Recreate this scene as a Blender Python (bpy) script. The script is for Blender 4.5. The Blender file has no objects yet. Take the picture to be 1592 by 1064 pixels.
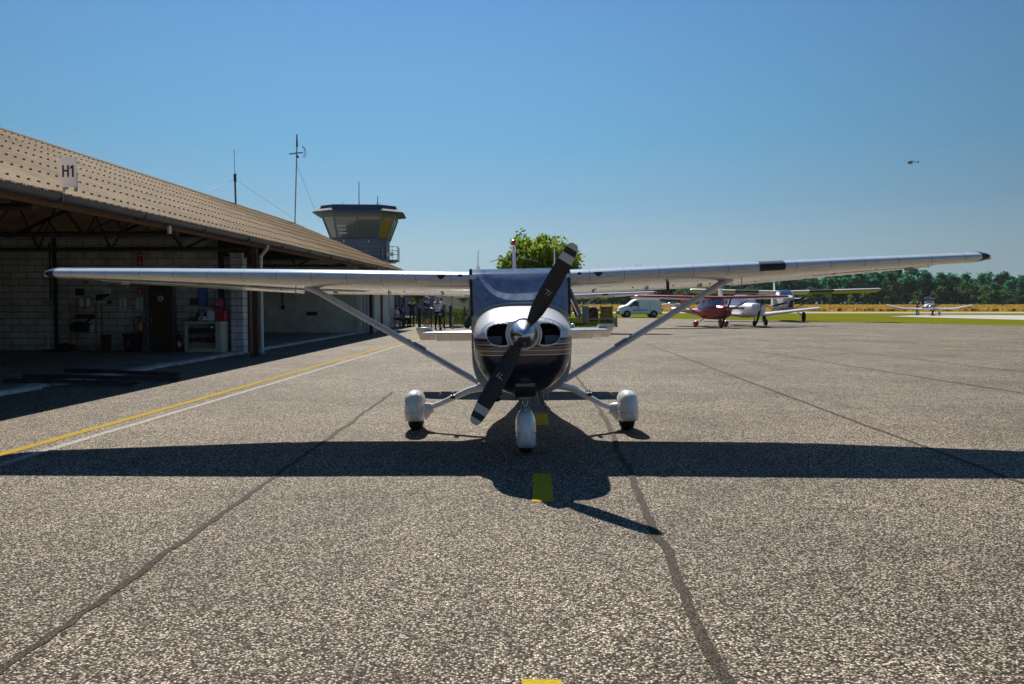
import bpy, bmesh, math, random
from math import sin, cos, pi, radians, atan2, sqrt, tan, atan
from mathutils import Vector, Matrix, Euler
random.seed(11)
S = bpy.context.scene
COL = S.collection
# ------------------------------------------------------------------ camera, sky, sun, exposure
CAMH = 1.5
FPX = 1330.0
PITCH = atan(62 / FPX)
cd = bpy.data.cameras.new('camera'); cam = bpy.data.objects.new('camera', cd); COL.objects.link(cam)
cd.sensor_width = 36.0; cd.lens = FPX / 1592 * 36; cd.clip_end = 6000; cd.clip_start = 0.05
cam.location = (0, 0, CAMH); cam.rotation_euler = (pi / 2 - PITCH, 0, 0)
S.camera = cam
SUN_DX, SUN_DY = 0.19, -1.20
SUN_EL = atan(1 / sqrt(SUN_DX ** 2 + SUN_DY ** 2))
SUN_AZ = atan2(-SUN_DX, -SUN_DY)
W = bpy.data.worlds.new("World"); S.world = W; W.use_nodes = True
nt = W.node_tree; nt.nodes.clear()
sky = nt.nodes.new('ShaderNodeTexSky'); sky.sky_type = 'NISHITA'; sky.sun_disc = False
sky.sun_elevation = SUN_EL; sky.sun_rotation = SUN_AZ % (2 * pi)
sky.altitude = 0; sky.air_density = 1.0; sky.dust_density = 0.3; sky.ozone_density = 3.0
bg = nt.nodes.new('ShaderNodeBackground'); bg.inputs['Strength'].default_value = 0.060
def wn_(t, **kw):
    x = nt.nodes.new(t)
    for k, v in kw.items(): setattr(x, k, v)
    return x
# clear summer air: a hand-set ramp over most of the physical sky, deep blue overhead and pale blue at the horizon, brighter round the sun
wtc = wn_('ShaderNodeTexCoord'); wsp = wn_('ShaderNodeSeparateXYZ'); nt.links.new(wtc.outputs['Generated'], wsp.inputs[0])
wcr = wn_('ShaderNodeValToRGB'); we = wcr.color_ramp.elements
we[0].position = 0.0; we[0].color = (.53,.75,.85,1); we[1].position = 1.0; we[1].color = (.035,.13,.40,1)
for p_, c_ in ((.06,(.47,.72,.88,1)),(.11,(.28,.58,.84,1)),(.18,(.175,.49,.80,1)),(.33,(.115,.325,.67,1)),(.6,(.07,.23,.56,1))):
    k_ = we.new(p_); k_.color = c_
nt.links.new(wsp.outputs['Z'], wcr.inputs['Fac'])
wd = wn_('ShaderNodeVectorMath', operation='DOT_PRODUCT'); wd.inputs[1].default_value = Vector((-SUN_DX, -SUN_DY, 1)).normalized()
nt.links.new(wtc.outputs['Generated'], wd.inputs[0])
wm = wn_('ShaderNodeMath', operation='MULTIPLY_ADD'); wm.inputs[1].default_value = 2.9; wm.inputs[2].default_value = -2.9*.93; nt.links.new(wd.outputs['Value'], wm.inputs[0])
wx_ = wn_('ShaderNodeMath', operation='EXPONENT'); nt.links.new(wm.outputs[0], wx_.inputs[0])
wc = wn_('ShaderNodeMath', operation='MAXIMUM'); wc.inputs[1].default_value = .42; nt.links.new(wx_.outputs[0], wc.inputs[0])  # floor brightens the sky away from the sun, as added fill light
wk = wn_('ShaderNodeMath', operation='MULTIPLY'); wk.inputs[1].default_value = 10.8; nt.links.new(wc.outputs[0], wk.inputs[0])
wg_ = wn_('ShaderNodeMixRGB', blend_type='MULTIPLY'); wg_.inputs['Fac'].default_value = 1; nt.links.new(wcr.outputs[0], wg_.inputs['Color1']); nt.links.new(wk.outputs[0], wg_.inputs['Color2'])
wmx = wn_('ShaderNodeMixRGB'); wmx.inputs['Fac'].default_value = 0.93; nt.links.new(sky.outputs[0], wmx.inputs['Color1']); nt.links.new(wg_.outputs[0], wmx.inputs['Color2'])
wo = nt.nodes.new('ShaderNodeOutputWorld')
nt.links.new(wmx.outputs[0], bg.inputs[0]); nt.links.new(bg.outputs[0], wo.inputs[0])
sl = bpy.data.lights.new('sun', 'SUN'); sun = bpy.data.objects.new('sun', sl); COL.objects.link(sun)
sl.energy = 5.0; sl.angle = radians(0.5); sl.color = (1.0, 0.94, 0.84)
sun.rotation_euler = Vector((SUN_DX, SUN_DY, -1)).to_track_quat('-Z', 'Y').to_euler()
sun.location = (0, 0, 60)
S.view_settings.view_transform = 'Standard'; S.view_settings.look = 'None'
S.view_settings.exposure = 0.6; S.view_settings.gamma = 1.0
S.render.engine = 'CYCLES'
S.cycles.max_bounces = 8

# ------------------------------------------------------------------ helpers
def ray(px, py):
    d = Vector(((px - 796) / FPX, 1.0, -(py - 532) / FPX))
    return Matrix.Rotation(-PITCH, 3, 'X') @ d
def G(px, py, z=0.0):                       # where the survey ray meets the ground
    d = ray(px, py); t = (z - CAMH) / d.z
    return Vector((d.x * t, d.y * t, z))
def P(px, py, Y):                           # the point on the survey ray at distance Y
    d = ray(px, py); t = Y / d.y
    return Vector((d.x * t, Y, CAMH + d.z * t))

def empty(name, loc=(0, 0, 0), rz=0.0, label=None, cat=None, group=None):
    o = bpy.data.objects.new(name, None); COL.objects.link(o)
    o.location = loc; o.rotation_euler = (0, 0, rz); o.empty_display_size = 0.3
    tag(o, label, cat, group); return o
def tag(o, label=None, cat=None, group=None, kind=None):
    if label: o['label'] = label
    if cat: o['category'] = cat
    if group: o['group'] = group
    if kind: o['kind'] = kind
    return o
def copy_tree(o, parent=None):
    c = o.copy(); COL.objects.link(c)
    if parent: c.parent = parent
    for ch in list(o.children): copy_tree(ch, c)
    return c

class MB:
    def __init__(s): s.v = []; s.f = []; s.m = []
    def add(s, vs, fs, mi=0):
        n = len(s.v); s.v += [tuple(v) for v in vs]
        for f in fs: s.f.append([i + n for i in f]); s.m.append(mi)
        return s
    def box(s, c, d, mi=0, rot=None):
        x, y, z = d[0] / 2, d[1] / 2, d[2] / 2
        vs = [Vector(p) for p in [(-x,-y,-z),(x,-y,-z),(x,y,-z),(-x,y,-z),(-x,-y,z),(x,-y,z),(x,y,z),(-x,y,z)]]
        if rot is not None:
            R = Euler(rot).to_matrix(); vs = [R @ v for v in vs]
        c = Vector(c)
        return s.add([v + c for v in vs], [(0,3,2,1),(4,5,6,7),(0,1,5,4),(1,2,6,5),(2,3,7,6),(3,0,4,7)], mi)
    def loft(s, rings, mi=0, caps=(True, True), closed=True, mis=None):
        n = len(rings[0]); vs = [p for r in rings for p in r]; base = len(s.v)
        s.v += [tuple(p) for p in vs]
        for i in range(len(rings) - 1):
            for j in range(n if closed else n - 1):
                k = (j + 1) % n
                s.f.append([base+i*n+j, base+i*n+k, base+(i+1)*n+k, base+(i+1)*n+j]); s.m.append(mis[i] if mis else mi)
        if caps[0]: s.f.append([base + j for j in range(n)][::-1]); s.m.append(mis[0] if mis else mi)
        if caps[1]: s.f.append([base + (len(rings)-1)*n + j for j in range(n)]); s.m.append(mis[-1] if mis else mi)
        return s
    def tube(s, pts, r, n=8, mi=0, caps=True, flat=None):
        pts = [Vector(p) for p in pts]
        rs = r if isinstance(r, (list, tuple)) else [r] * len(pts)
        rings = []; up = None
        for i, p in enumerate(pts):
            t = (pts[min(i+1, len(pts)-1)] - pts[max(i-1, 0)]).normalized()
            if up is None: up = Vector((0,0,1)) if abs(t.z) < 0.9 else Vector((0,1,0))
            a = t.cross(up).normalized(); b = a.cross(t).normalized(); up = b
            ra, rb = (rs[i], rs[i]) if flat is None else (rs[i]*flat[0], rs[i]*flat[1])
            rings.append([p + a*cos(2*pi*j/n)*ra + b*sin(2*pi*j/n)*rb for j in range(n)])
        return s.loft(rings, mi, (caps, caps))
    def lathe(s, prof, c=(0,0,0), axis='z', n=20, mi=0, caps=(True, True)):
        c = Vector(c); rings = []
        for r, h in prof:
            ring = []
            for j in range(n):
                a = 2*pi*j/n; u, w = r*cos(a), r*sin(a)
                ring.append(c + (Vector((u, w, h)) if axis == 'z' else Vector((u, h, w)) if axis == 'y' else Vector((h, u, w))))
            rings.append(ring)
        return s.loft(rings, mi, caps)
    def prism(s, poly, h0, h1, axis='z', mi=0):
        def mk(a, b, h): return (a, b, h) if axis == 'z' else ((a, h, b) if axis == 'y' else (h, a, b))
        return s.loft([[mk(a, b, h0) for a, b in poly], [mk(a, b, h1) for a, b in poly]], mi)
    def ball(s, c, r, nu=12, nv=8, mi=0):
        c = Vector(c); r = r if isinstance(r, (list, tuple)) else (r, r, r)
        rings = []
        for i in range(nv + 1):
            a = -pi/2 + pi * (i + 0.02*(i == 0) - 0.02*(i == nv)) / nv
            rings.append([c + Vector((r[0]*cos(a)*cos(2*pi*j/nu), r[1]*cos(a)*sin(2*pi*j/nu), r[2]*sin(a))) for j in range(nu)])
        return s.loft(rings, mi)
    def xform(s, M, start=0):
        s.v[start:] = [tuple(M @ Vector(v)) for v in s.v[start:]]; return s
    def mesh(s, name, mats, smooth=35, fix=True):
        me = bpy.data.meshes.new(name); me.from_pydata(s.v, [], s.f)
        for m in (mats if isinstance(mats, (list, tuple)) else [mats]): me.materials.append(m)
        me.polygons.foreach_set('material_index', s.m)
        if fix:
            bm = bmesh.new(); bm.from_mesh(me); bmesh.ops.recalc_face_normals(bm, faces=bm.faces); bm.to_mesh(me); bm.free()
        if smooth:
            me.polygons.foreach_set('use_smooth', [True] * len(me.polygons))
            me.set_sharp_from_angle(angle=radians(smooth))
        me.update(); return me
    def build(s, name, mats, parent=None, smooth=35, fix=True, bevel=0, loc=None, rz=None, seg=2):
        o = bpy.data.objects.new(name, s.mesh(name, mats, smooth, fix)); COL.objects.link(o)
        if parent: o.parent = parent
        if loc is not None: o.location = loc
        if rz is not None: o.rotation_euler = (0, 0, rz)
        if bevel:
            b = o.modifiers.new('bevel', 'BEVEL'); b.width = bevel; b.segments = seg; b.limit_method = 'ANGLE'; b.angle_limit = radians(40)
        return o

def text_mesh(name, txt, size, mat, parent=None, loc=(0,0,0), rot=(pi/2,0,0), depth=0.003):
    cu = bpy.data.curves.new(name, 'FONT'); cu.body = txt; cu.size = size; cu.align_x = 'CENTER'; cu.align_y = 'CENTER'; cu.extrude = depth
    t = bpy.data.objects.new(name, cu); COL.objects.link(t)
    dg = bpy.context.evaluated_depsgraph_get(); me = bpy.data.meshes.new_from_object(t.evaluated_get(dg))
    bpy.data.objects.remove(t)
    me.materials.clear(); me.materials.append(mat)
    o = bpy.data.objects.new(name, me); COL.objects.link(o); o.parent = parent; o.location = loc; o.rotation_euler = rot
    return o

def sup(hw, zt, zb, y, n=36, pt=2.5, pb=2.5, zc=None, xc=0.0):   # superellipse ring in xz at station y
    zc = (zt + zb) / 2 if zc is None else zc
    out = []
    for j in range(n):
        a = 2*pi*j/n; c, s_ = cos(a), sin(a); p = pt if s_ >= 0 else pb
        x = abs(c) ** (2/p) * (1 if c >= 0 else -1) * hw
        z = abs(s_) ** (2/p) * ((zt - zc) if s_ >= 0 else -(zc - zb))
        out.append((xc + x, y, zc + z))
    return out

# ------------------------------------------------------------------ materials
def new_mat(name):
    m = bpy.data.materials.new(name); m.use_nodes = True
    n = m.node_tree; return m, n, n.nodes['Principled BSDF']
def N(n, t, **kw):
    x = n.nodes.new(t)
    for k, v in kw.items(): setattr(x, k, v)
    return x
def mat(name, col, rough=0.5, metal=0.0, var=0.12, scale=6.0, bump=0.0, coat=0.0, dirt=0.0, spec=0.5, coords='Object'):
    m, n, b = new_mat(name)
    tc = N(n, 'ShaderNodeTexCoord'); nz = N(n, 'ShaderNodeTexNoise'); nz.inputs['Scale'].default_value = scale; nz.inputs['Detail'].default_value = 6
    n.links.new(tc.outputs[coords], nz.inputs['Vector'])
    cr = N(n, 'ShaderNodeValToRGB'); e = cr.color_ramp.elements
    e[0].position = 0.3; e[1].position = 0.7
    e[0].color = tuple(c*(1-var) for c in col) + (1,); e[1].color = tuple(min(1, c*(1+var)) for c in col) + (1,)
    n.links.new(nz.outputs['Fac'], cr.inputs['Fac']); out = cr.outputs['Color']
    if dirt:
        n2 = N(n, 'ShaderNodeTexNoise'); n2.inputs['Scale'].default_value = scale*2.3; n2.inputs['Detail'].default_value = 10; n2.inputs['Roughness'].default_value = 0.7
        n.links.new(tc.outputs[coords], n2.inputs['Vector'])
        r2 = N(n, 'ShaderNodeValToRGB'); r2.color_ramp.elements[0].position = 0.5; r2.color_ramp.elements[1].position = 0.72
        r2.color_ramp.elements[0].color = (0,0,0,1); r2.color_ramp.elements[1].color = (dirt,dirt,dirt,1)
        n.links.new(n2.outputs['Fac'], r2.inputs['Fac'])
        mx = N(n, 'ShaderNodeMixRGB'); mx.inputs['Color2'].default_value = (0.09,0.075,0.055,1)
        n.links.new(r2.outputs['Color'], mx.inputs['Fac']); n.links.new(out, mx.inputs['Color1']); out = mx.outputs['Color']
    n.links.new(out, b.inputs['Base Color'])
    b.inputs['Roughness'].default_value = rough; b.inputs['Metallic'].default_value = metal
    b.inputs['Specular IOR Level'].default_value = spec
    b.inputs['Coat Weight'].default_value = coat; b.inputs['Coat Roughness'].default_value = 0.04
    if bump:
        bp = N(n, 'ShaderNodeBump'); bp.inputs['Strength'].default_value = bump; bp.inputs['Distance'].default_value = 0.02
        n.links.new(nz.outputs['Fac'], bp.inputs['Height']); n.links.new(bp.outputs[0], b.inputs['Normal'])
    return m
def block_mat(name, c1, c2, mortar, bw=0.5, bh=0.2, mort=0.012, swz='xz', bump=0.4):
    m, n, b = new_mat(name)
    tc = N(n, 'ShaderNodeTexCoord'); sp = N(n, 'ShaderNodeSeparateXYZ'); cb = N(n, 'ShaderNodeCombineXYZ')
    n.links.new(tc.outputs['Object'], sp.inputs[0])
    if swz == 'sum':
        ad = N(n, 'ShaderNodeMath', operation='ADD'); n.links.new(sp.outputs['X'], ad.inputs[0]); n.links.new(sp.outputs['Y'], ad.inputs[1]); n.links.new(ad.outputs[0], cb.inputs['X'])
    else: n.links.new(sp.outputs['X' if swz == 'xz' else 'Y'], cb.inputs['X'])
    n.links.new(sp.outputs['Z'], cb.inputs['Y'])
    br = N(n, 'ShaderNodeTexBrick'); br.inputs['Scale'].default_value = 1
    br.inputs['Brick Width'].default_value = bw; br.inputs['Row Height'].default_value = bh; br.inputs['Mortar Size'].default_value = mort
    br.inputs['Color1'].default_value = c1 + (1,); br.inputs['Color2'].default_value = c2 + (1,); br.inputs['Mortar'].default_value = mortar + (1,)
    n.links.new(cb.outputs[0], br.inputs['Vector'])
    nz = N(n, 'ShaderNodeTexNoise'); nz.inputs['Scale'].default_value = 1.7; nz.inputs['Detail'].default_value = 8; n.links.new(tc.outputs['Object'], nz.inputs['Vector'])
    mr = N(n, 'ShaderNodeMapRange'); mr.inputs['From Min'].default_value = 0.3; mr.inputs['From Max'].default_value = 0.7; mr.inputs['To Min'].default_value = 0.6; mr.inputs['To Max'].default_value = 1.1
    n.links.new(nz.outputs['Fac'], mr.inputs['Value'])
    mx = N(n, 'ShaderNodeMixRGB', blend_type='MULTIPLY'); mx.inputs['Fac'].default_value = 1
    n.links.new(br.outputs['Color'], mx.inputs['Color1']); n.links.new(mr.outputs[0], mx.inputs['Color2'])
    n.links.new(mx.outputs[0], b.inputs['Base Color']); b.inputs['Roughness'].default_value = 0.9
    bp = N(n, 'ShaderNodeBump', invert=True); bp.inputs['Strength'].default_value = bump; bp.inputs['Distance'].default_value = 0.02
    n.links.new(br.outputs['Fac'], bp.inputs['Height']); n.links.new(bp.outputs[0], b.inputs['Normal'])
    return m
def leaf_mat(name, c1, c2, c3, trans=0.45):
    m, n, b = new_mat(name)
    gi = N(n, 'ShaderNodeNewGeometry'); oi = N(n, 'ShaderNodeObjectInfo')
    cr = N(n, 'ShaderNodeValToRGB'); e = cr.color_ramp.elements
    e[0].color = c1 + (1,); e[1].color = c3 + (1,); k = e.new(0.5); k.color = c2 + (1,)
    n.links.new(gi.outputs['Random Per Island'], cr.inputs['Fac'])
    hs = N(n, 'ShaderNodeHueSaturation'); mr = N(n, 'ShaderNodeMapRange'); mr.inputs['To Min'].default_value = 0.65; mr.inputs['To Max'].default_value = 1.35
    n.links.new(oi.outputs['Random'], mr.inputs['Value']); n.links.new(mr.outputs[0], hs.inputs['Value']); n.links.new(cr.outputs[0], hs.inputs['Color'])
    tr = N(n, 'ShaderNodeBsdfTranslucent'); mx = N(n, 'ShaderNodeMixShader'); mx.inputs[0].default_value = trans
    n.links.new(hs.outputs[0], b.inputs['Base Color']); n.links.new(hs.outputs[0], tr.inputs['Color'])
    b.inputs['Roughness'].default_value = 0.75; b.inputs['Specular IOR Level'].default_value = 0.2
    n.links.new(b.outputs[0], mx.inputs[1]); n.links.new(tr.outputs[0], mx.inputs[2])
    n.links.new(mx.outputs[0], n.nodes['Material Output'].inputs['Surface'])
    return m
def glass_mat(name, tint, transp=0.5, dust_sheen=0.25, dust_sheen_col=(0.3,0.34,0.4), rough=0.03):
    m, n, b = new_mat(name)
    b.inputs['Base Color'].default_value = tint + (1,); b.inputs['Roughness'].default_value = rough; b.inputs['Coat Weight'].default_value = 1.0; b.inputs['Coat Roughness'].default_value = 0.02
    tr = N(n, 'ShaderNodeBsdfTransparent'); tr.inputs['Color'].default_value = (0.75,0.82,0.88,1)
    mx = N(n, 'ShaderNodeMixShader'); mx.inputs[0].default_value = transp
    n.links.new(b.outputs[0], mx.inputs[1]); n.links.new(tr.outputs[0], mx.inputs[2])
    df = N(n, 'ShaderNodeBsdfTranslucent'); df.inputs['Color'].default_value = dust_sheen_col + (1,)
    dd = N(n, 'ShaderNodeBsdfDiffuse'); dd.inputs['Color'].default_value = dust_sheen_col + (1,); dm_ = N(n, 'ShaderNodeMixShader'); n.links.new(df.outputs[0], dm_.inputs[1]); n.links.new(dd.outputs[0], dm_.inputs[2])
    tc = N(n, 'ShaderNodeTexCoord'); nz = N(n, 'ShaderNodeTexNoise'); nz.inputs['Scale'].default_value = 9; nz.inputs['Detail'].default_value = 12; nz.inputs['Roughness'].default_value = 0.75
    n.links.new(tc.outputs['Object'], nz.inputs['Vector'])
    mr = N(n, 'ShaderNodeMapRange'); mr.inputs['From Min'].default_value = 0.35; mr.inputs['From Max'].default_value = 0.75; mr.inputs['To Min'].default_value = dust_sheen*0.5; mr.inputs['To Max'].default_value = dust_sheen*1.6
    n.links.new(nz.outputs['Fac'], mr.inputs['Value'])
    m2 = N(n, 'ShaderNodeMixShader'); n.links.new(mr.outputs[0], m2.inputs[0]); n.links.new(mx.outputs[0], m2.inputs[1]); n.links.new(dm_.outputs[0], m2.inputs[2])
    n.links.new(m2.outputs[0], n.nodes['Material Output'].inputs['Surface'])
    return m

def ground_mat(name, stops, cell=75, patch=(0.75, 1.15), bump=0.6, rough=0.85, stains=False):
    m, n, b = new_mat(name)
    tc = N(n, 'ShaderNodeTexCoord'); V = tc.outputs['Object']
    wz = N(n, 'ShaderNodeTexNoise'); wz.inputs['Scale'].default_value = cell*0.6; n.links.new(V, wz.inputs['Vector'])
    vm = N(n, 'ShaderNodeVectorMath', operation='MULTIPLY_ADD'); vm.inputs[1].default_value = (0.006,)*3
    n.links.new(wz.outputs['Color'], vm.inputs[0]); n.links.new(V, vm.inputs[2])
    vo = N(n, 'ShaderNodeTexVoronoi'); vo.inputs['Scale'].default_value = cell; n.links.new(vm.outputs[0], vo.inputs['Vector'])
    sp = N(n, 'ShaderNodeSeparateXYZ'); n.links.new(vo.outputs['Color'], sp.inputs[0])
    cr = N(n, 'ShaderNodeValToRGB'); e = cr.color_ramp.elements
    e[0].position = stops[0][0]; e[0].color = stops[0][1] + (1,); e[1].position = stops[-1][0]; e[1].color = stops[-1][1] + (1,)
    for p, c in stops[1:-1]: k = e.new(p); k.color = c + (1,)
    n.links.new(sp.outputs['X'], cr.inputs['Fac'])
    # dark binder between the stones
    ed = N(n, 'ShaderNodeMapRange'); ed.inputs['From Min'].default_value = 0.28; ed.inputs['From Max'].default_value = 0.62; ed.inputs['To Min'].default_value = 1.12; ed.inputs['To Max'].default_value = 0.16
    n.links.new(vo.outputs['Distance'], ed.inputs['Value'])
    m1 = N(n, 'ShaderNodeMixRGB', blend_type='MULTIPLY'); m1.inputs['Fac'].default_value = 1; n.links.new(cr.outputs[0], m1.inputs['Color1']); n.links.new(ed.outputs[0], m1.inputs['Color2'])
    last = m1.outputs[0]
    for sc, lo, hi, det in ((0.35, patch[0], patch[1], 8), (2.2, 0.86, 1.12, 6), (9, 0.93, 1.07, 3)):
        pz = N(n, 'ShaderNodeTexNoise'); pz.inputs['Scale'].default_value = sc; pz.inputs['Detail'].default_value = det; n.links.new(V, pz.inputs['Vector'])
        mr = N(n, 'ShaderNodeMapRange'); mr.inputs['From Min'].default_value = 0.3; mr.inputs['From Max'].default_value = 0.7; mr.inputs['To Min'].default_value = lo; mr.inputs['To Max'].default_value = hi
        n.links.new(pz.outputs['Fac'], mr.inputs['Value'])
        mm = N(n, 'ShaderNodeMixRGB', blend_type='MULTIPLY'); mm.inputs['Fac'].default_value = 1
        n.links.new(last, mm.inputs['Color1']); n.links.new(mr.outputs[0], mm.inputs['Color2']); last = mm.outputs[0]
    if stains:
        for sc, lo, hi, strch, dk in ((0.9,0.63,0.74,(1,1,1),0.62),(0.5,0.60,0.72,(2.2,.25,1),0.78),(0.23,0.58,0.75,(1,.6,1),1.3),(0.75,0.63,0.72,(.6,1.3,1),1.35)):
            mp = N(n, 'ShaderNodeMapping'); mp.inputs['Scale'].default_value = strch; mp.inputs['Location'].default_value = (sc*7, sc*3, 0); n.links.new(V, mp.inputs[0])
            sz = N(n, 'ShaderNodeTexNoise'); sz.inputs['Scale'].default_value = sc; sz.inputs['Detail'].default_value = 7; sz.inputs['Roughness'].default_value = 0.6; n.links.new(mp.outputs[0], sz.inputs['Vector'])
            sr_ = N(n, 'ShaderNodeMapRange'); sr_.inputs['From Min'].default_value = lo; sr_.inputs['From Max'].default_value = hi; sr_.inputs['To Min'].default_value = 1; sr_.inputs['To Max'].default_value = dk; n.links.new(sz.outputs['Fac'], sr_.inputs['Value'])
            mm = N(n, 'ShaderNodeMixRGB', blend_type='MULTIPLY'); mm.inputs['Fac'].default_value = 1; n.links.new(last, mm.inputs['Color1']); n.links.new(sr_.outputs[0], mm.inputs['Color2']); last = mm.outputs[0]
    n.links.new(last, b.inputs['Base Color']); b.inputs['Roughness'].default_value = rough; b.inputs['Specular IOR Level'].default_value = 0.12
    bp = N(n, 'ShaderNodeBump', invert=True); bp.inputs['Strength'].default_value = bump; bp.inputs['Distance'].default_value = 0.006
    n.links.new(vo.outputs['Distance'], bp.inputs['Height']); n.links.new(bp.outputs[0], b.inputs['Normal'])
    return m
def field_mat(name, c1, c2, c3, scale=0.25):
    m, n, b = new_mat(name)
    tc = N(n, 'ShaderNodeTexCoord'); mp = N(n, 'ShaderNodeMapping'); mp.inputs['Scale'].default_value = (0.35, 1, 1); n.links.new(tc.outputs['Object'], mp.inputs[0])
    a = N(n, 'ShaderNodeTexNoise'); a.inputs['Scale'].default_value = scale; a.inputs['Detail'].default_value = 10; a.inputs['Roughness'].default_value = 0.65; n.links.new(mp.outputs[0], a.inputs['Vector'])
    cr = N(n, 'ShaderNodeValToRGB'); e = cr.color_ramp.elements; e[0].position = 0.32; e[1].position = 0.68; e[0].color = c1 + (1,); e[1].color = c3 + (1,); k = e.new(0.5); k.color = c2 + (1,)
    n.links.new(a.outputs['Fac'], cr.inputs['Fac']); n.links.new(cr.outputs[0], b.inputs['Base Color']); b.inputs['Roughness'].default_value = 1.0; b.inputs['Specular IOR Level'].default_value = 0.0
    return m
def paint_line_mat(name, col, wear=0.45):
    m, n, b = new_mat(name)
    tc = N(n, 'ShaderNodeTexCoord'); nz = N(n, 'ShaderNodeTexNoise'); nz.inputs['Scale'].default_value = 40; nz.inputs['Detail'].default_value = 8; n.links.new(tc.outputs['Object'], nz.inputs['Vector'])
    vo = N(n, 'ShaderNodeTexVoronoi'); vo.inputs['Scale'].default_value = 70; n.links.new(tc.outputs['Object'], vo.inputs['Vector'])
    ad = N(n, 'ShaderNodeMath', operation='MULTIPLY_ADD'); ad.inputs[1].default_value = 0.45; n.links.new(vo.outputs['Distance'], ad.inputs[0]); n.links.new(nz.outputs['Fac'], ad.inputs[2])
    cr = N(n, 'ShaderNodeValToRGB'); e = cr.color_ramp.elements; e[0].position = 0.62; e[1].position = 0.86; e[0].color = (0,0,0,1); e[1].color = (wear*1.6,)*3 + (1,)
    n.links.new(ad.outputs[0], cr.inputs['Fac'])
    mx = N(n, 'ShaderNodeMixRGB'); mx.inputs['Color1'].default_value = col + (1,); mx.inputs['Color2'].default_value = (0.16,0.145,0.12,1); n.links.new(cr.outputs[0], mx.inputs['Fac'])
    n.links.new(mx.outputs[0], b.inputs['Base Color']); b.inputs['Roughness'].default_value = 0.9; b.inputs['Specular IOR Level'].default_value = 0.03
    bp = N(n, 'ShaderNodeBump', invert=True); bp.inputs['Strength'].default_value = 0.5; bp.inputs['Distance'].default_value = 0.005
    n.links.new(vo.outputs['Distance'], bp.inputs['Height']); n.links.new(bp.outputs[0], b.inputs['Normal'])
    return m
def livery_mat(name, navy=(0.012,0.014,0.035), copper=(0.30,0.135,0.06), white=(0.60,0.61,0.63), firewall=1.27):
    m, n, b = new_mat(name)
    tc = N(n, 'ShaderNodeTexCoord'); sp = N(n, 'ShaderNodeSeparateXYZ'); n.links.new(tc.outputs['Object'], sp.inputs[0])
    mr = N(n, 'ShaderNodeMapRange'); mr.inputs['From Min'].default_value = 0.95; mr.inputs['From Max'].default_value = 1.25; n.links.new(sp.outputs['Z'], mr.inputs['Value'])
    cr = N(n, 'ShaderNodeValToRGB'); cr.color_ramp.interpolation = 'CONSTANT'; e = cr.color_ramp.elements
    st = [(0.95,navy),(1.003,white),(1.013,navy),(1.017,copper),(1.040,navy),(1.043,white),(1.052,navy),(1.058,copper),(1.086,navy),(1.101,white),(1.110,navy),(1.114,copper),(1.137,navy),(1.163,white)]
    e[0].position = 0; e[0].color = navy + (1,); e[1].position = (1.163-0.95)/0.3; e[1].color = white + (1,)
    for z, c in st[1:-1]: k = e.new((z-0.95)/0.3); k.color = c + (1,)
    n.links.new(mr.outputs[0], cr.inputs['Fac'])
    gy = N(n, 'ShaderNodeMath', operation='GREATER_THAN'); gy.inputs[1].default_value = firewall; n.links.new(sp.outputs['Y'], gy.inputs[0])
    lz = N(n, 'ShaderNodeMath', operation='LESS_THAN'); lz.inputs[1].default_value = 1.0; n.links.new(sp.outputs['Z'], lz.inputs[0])
    an = N(n, 'ShaderNodeMath', operation='MULTIPLY'); n.links.new(gy.outputs[0], an.inputs[0]); n.links.new(lz.outputs[0], an.inputs[1])
    mx = N(n, 'ShaderNodeMixRGB'); mx.inputs['Color2'].default_value = white + (1,); n.links.new(an.outputs[0], mx.inputs['Fac']); n.links.new(cr.outputs[0], mx.inputs['Color1'])
    n.links.new(mx.outputs[0], b.inputs['Base Color']); b.inputs['Roughness'].default_value = 0.35; b.inputs['Coat Weight'].default_value = .55; b.inputs['Coat Roughness'].default_value = 0.05
    return m

M = {}
M['asphalt'] = ground_mat('apron_asphalt', [(0.0,(0.035,0.028,0.021)),(0.28,(0.11,0.088,0.064)),(0.52,(0.30,0.245,0.178)),(0.78,(0.52,0.43,0.32)),(1.0,(0.85,0.73,0.57))], cell=88, patch=(0.70,1.14), stains=True)
M['seam'] = ground_mat('tar_seam', [(0.0,(0.055,0.043,0.03)),(0.6,(0.115,0.09,0.062)),(1.0,(0.19,0.15,0.105))], cell=110, patch=(0.6,1.2))
M['slab'] = mat('concrete_floor', (0.20,0.19,0.175), 0.8, var=0.3, scale=1.2, bump=0.3, dirt=0.5)
M['curb'] = mat('worn_concrete_edge', (0.42,0.40,0.36), 0.9, var=0.35, scale=4, bump=0.6, dirt=0.5)
M['concrete'] = mat('pale_concrete', (0.36,0.34,0.30), 0.9, var=0.15, scale=0.6, bump=0.2)
M['grass'] = field_mat('mown_grass', (0.085,0.105,0.008), (0.13,0.14,0.012), (0.19,0.165,0.022), 0.3)
M['dry'] = field_mat('dry_grass', (0.27,0.15,0.025), (0.37,0.21,0.035), (0.30,0.21,0.05), 0.06)
M['yellow'] = paint_line_mat('yellow_road_paint', (0.42,0.27,0.012), 0.3)
M['dash'] = paint_line_mat('bright_yellow_paint', (0.50,0.37,0.008), 0.18)
M['whiteline'] = paint_line_mat('white_road_paint', (0.50,0.48,0.44), 0.6)
M['livery'] = livery_mat('striped_aircraft_paint')
M['white'] = mat('white_aircraft_paint', (0.80,0.80,0.80), 0.25, var=0.03, scale=2, coat=1.0)
M['wing'] = mat('white_wing_paint', (0.72,0.72,0.71), 0.22, var=0.05, scale=2.2, bump=0.10, coat=1.0, dirt=0.25)
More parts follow.
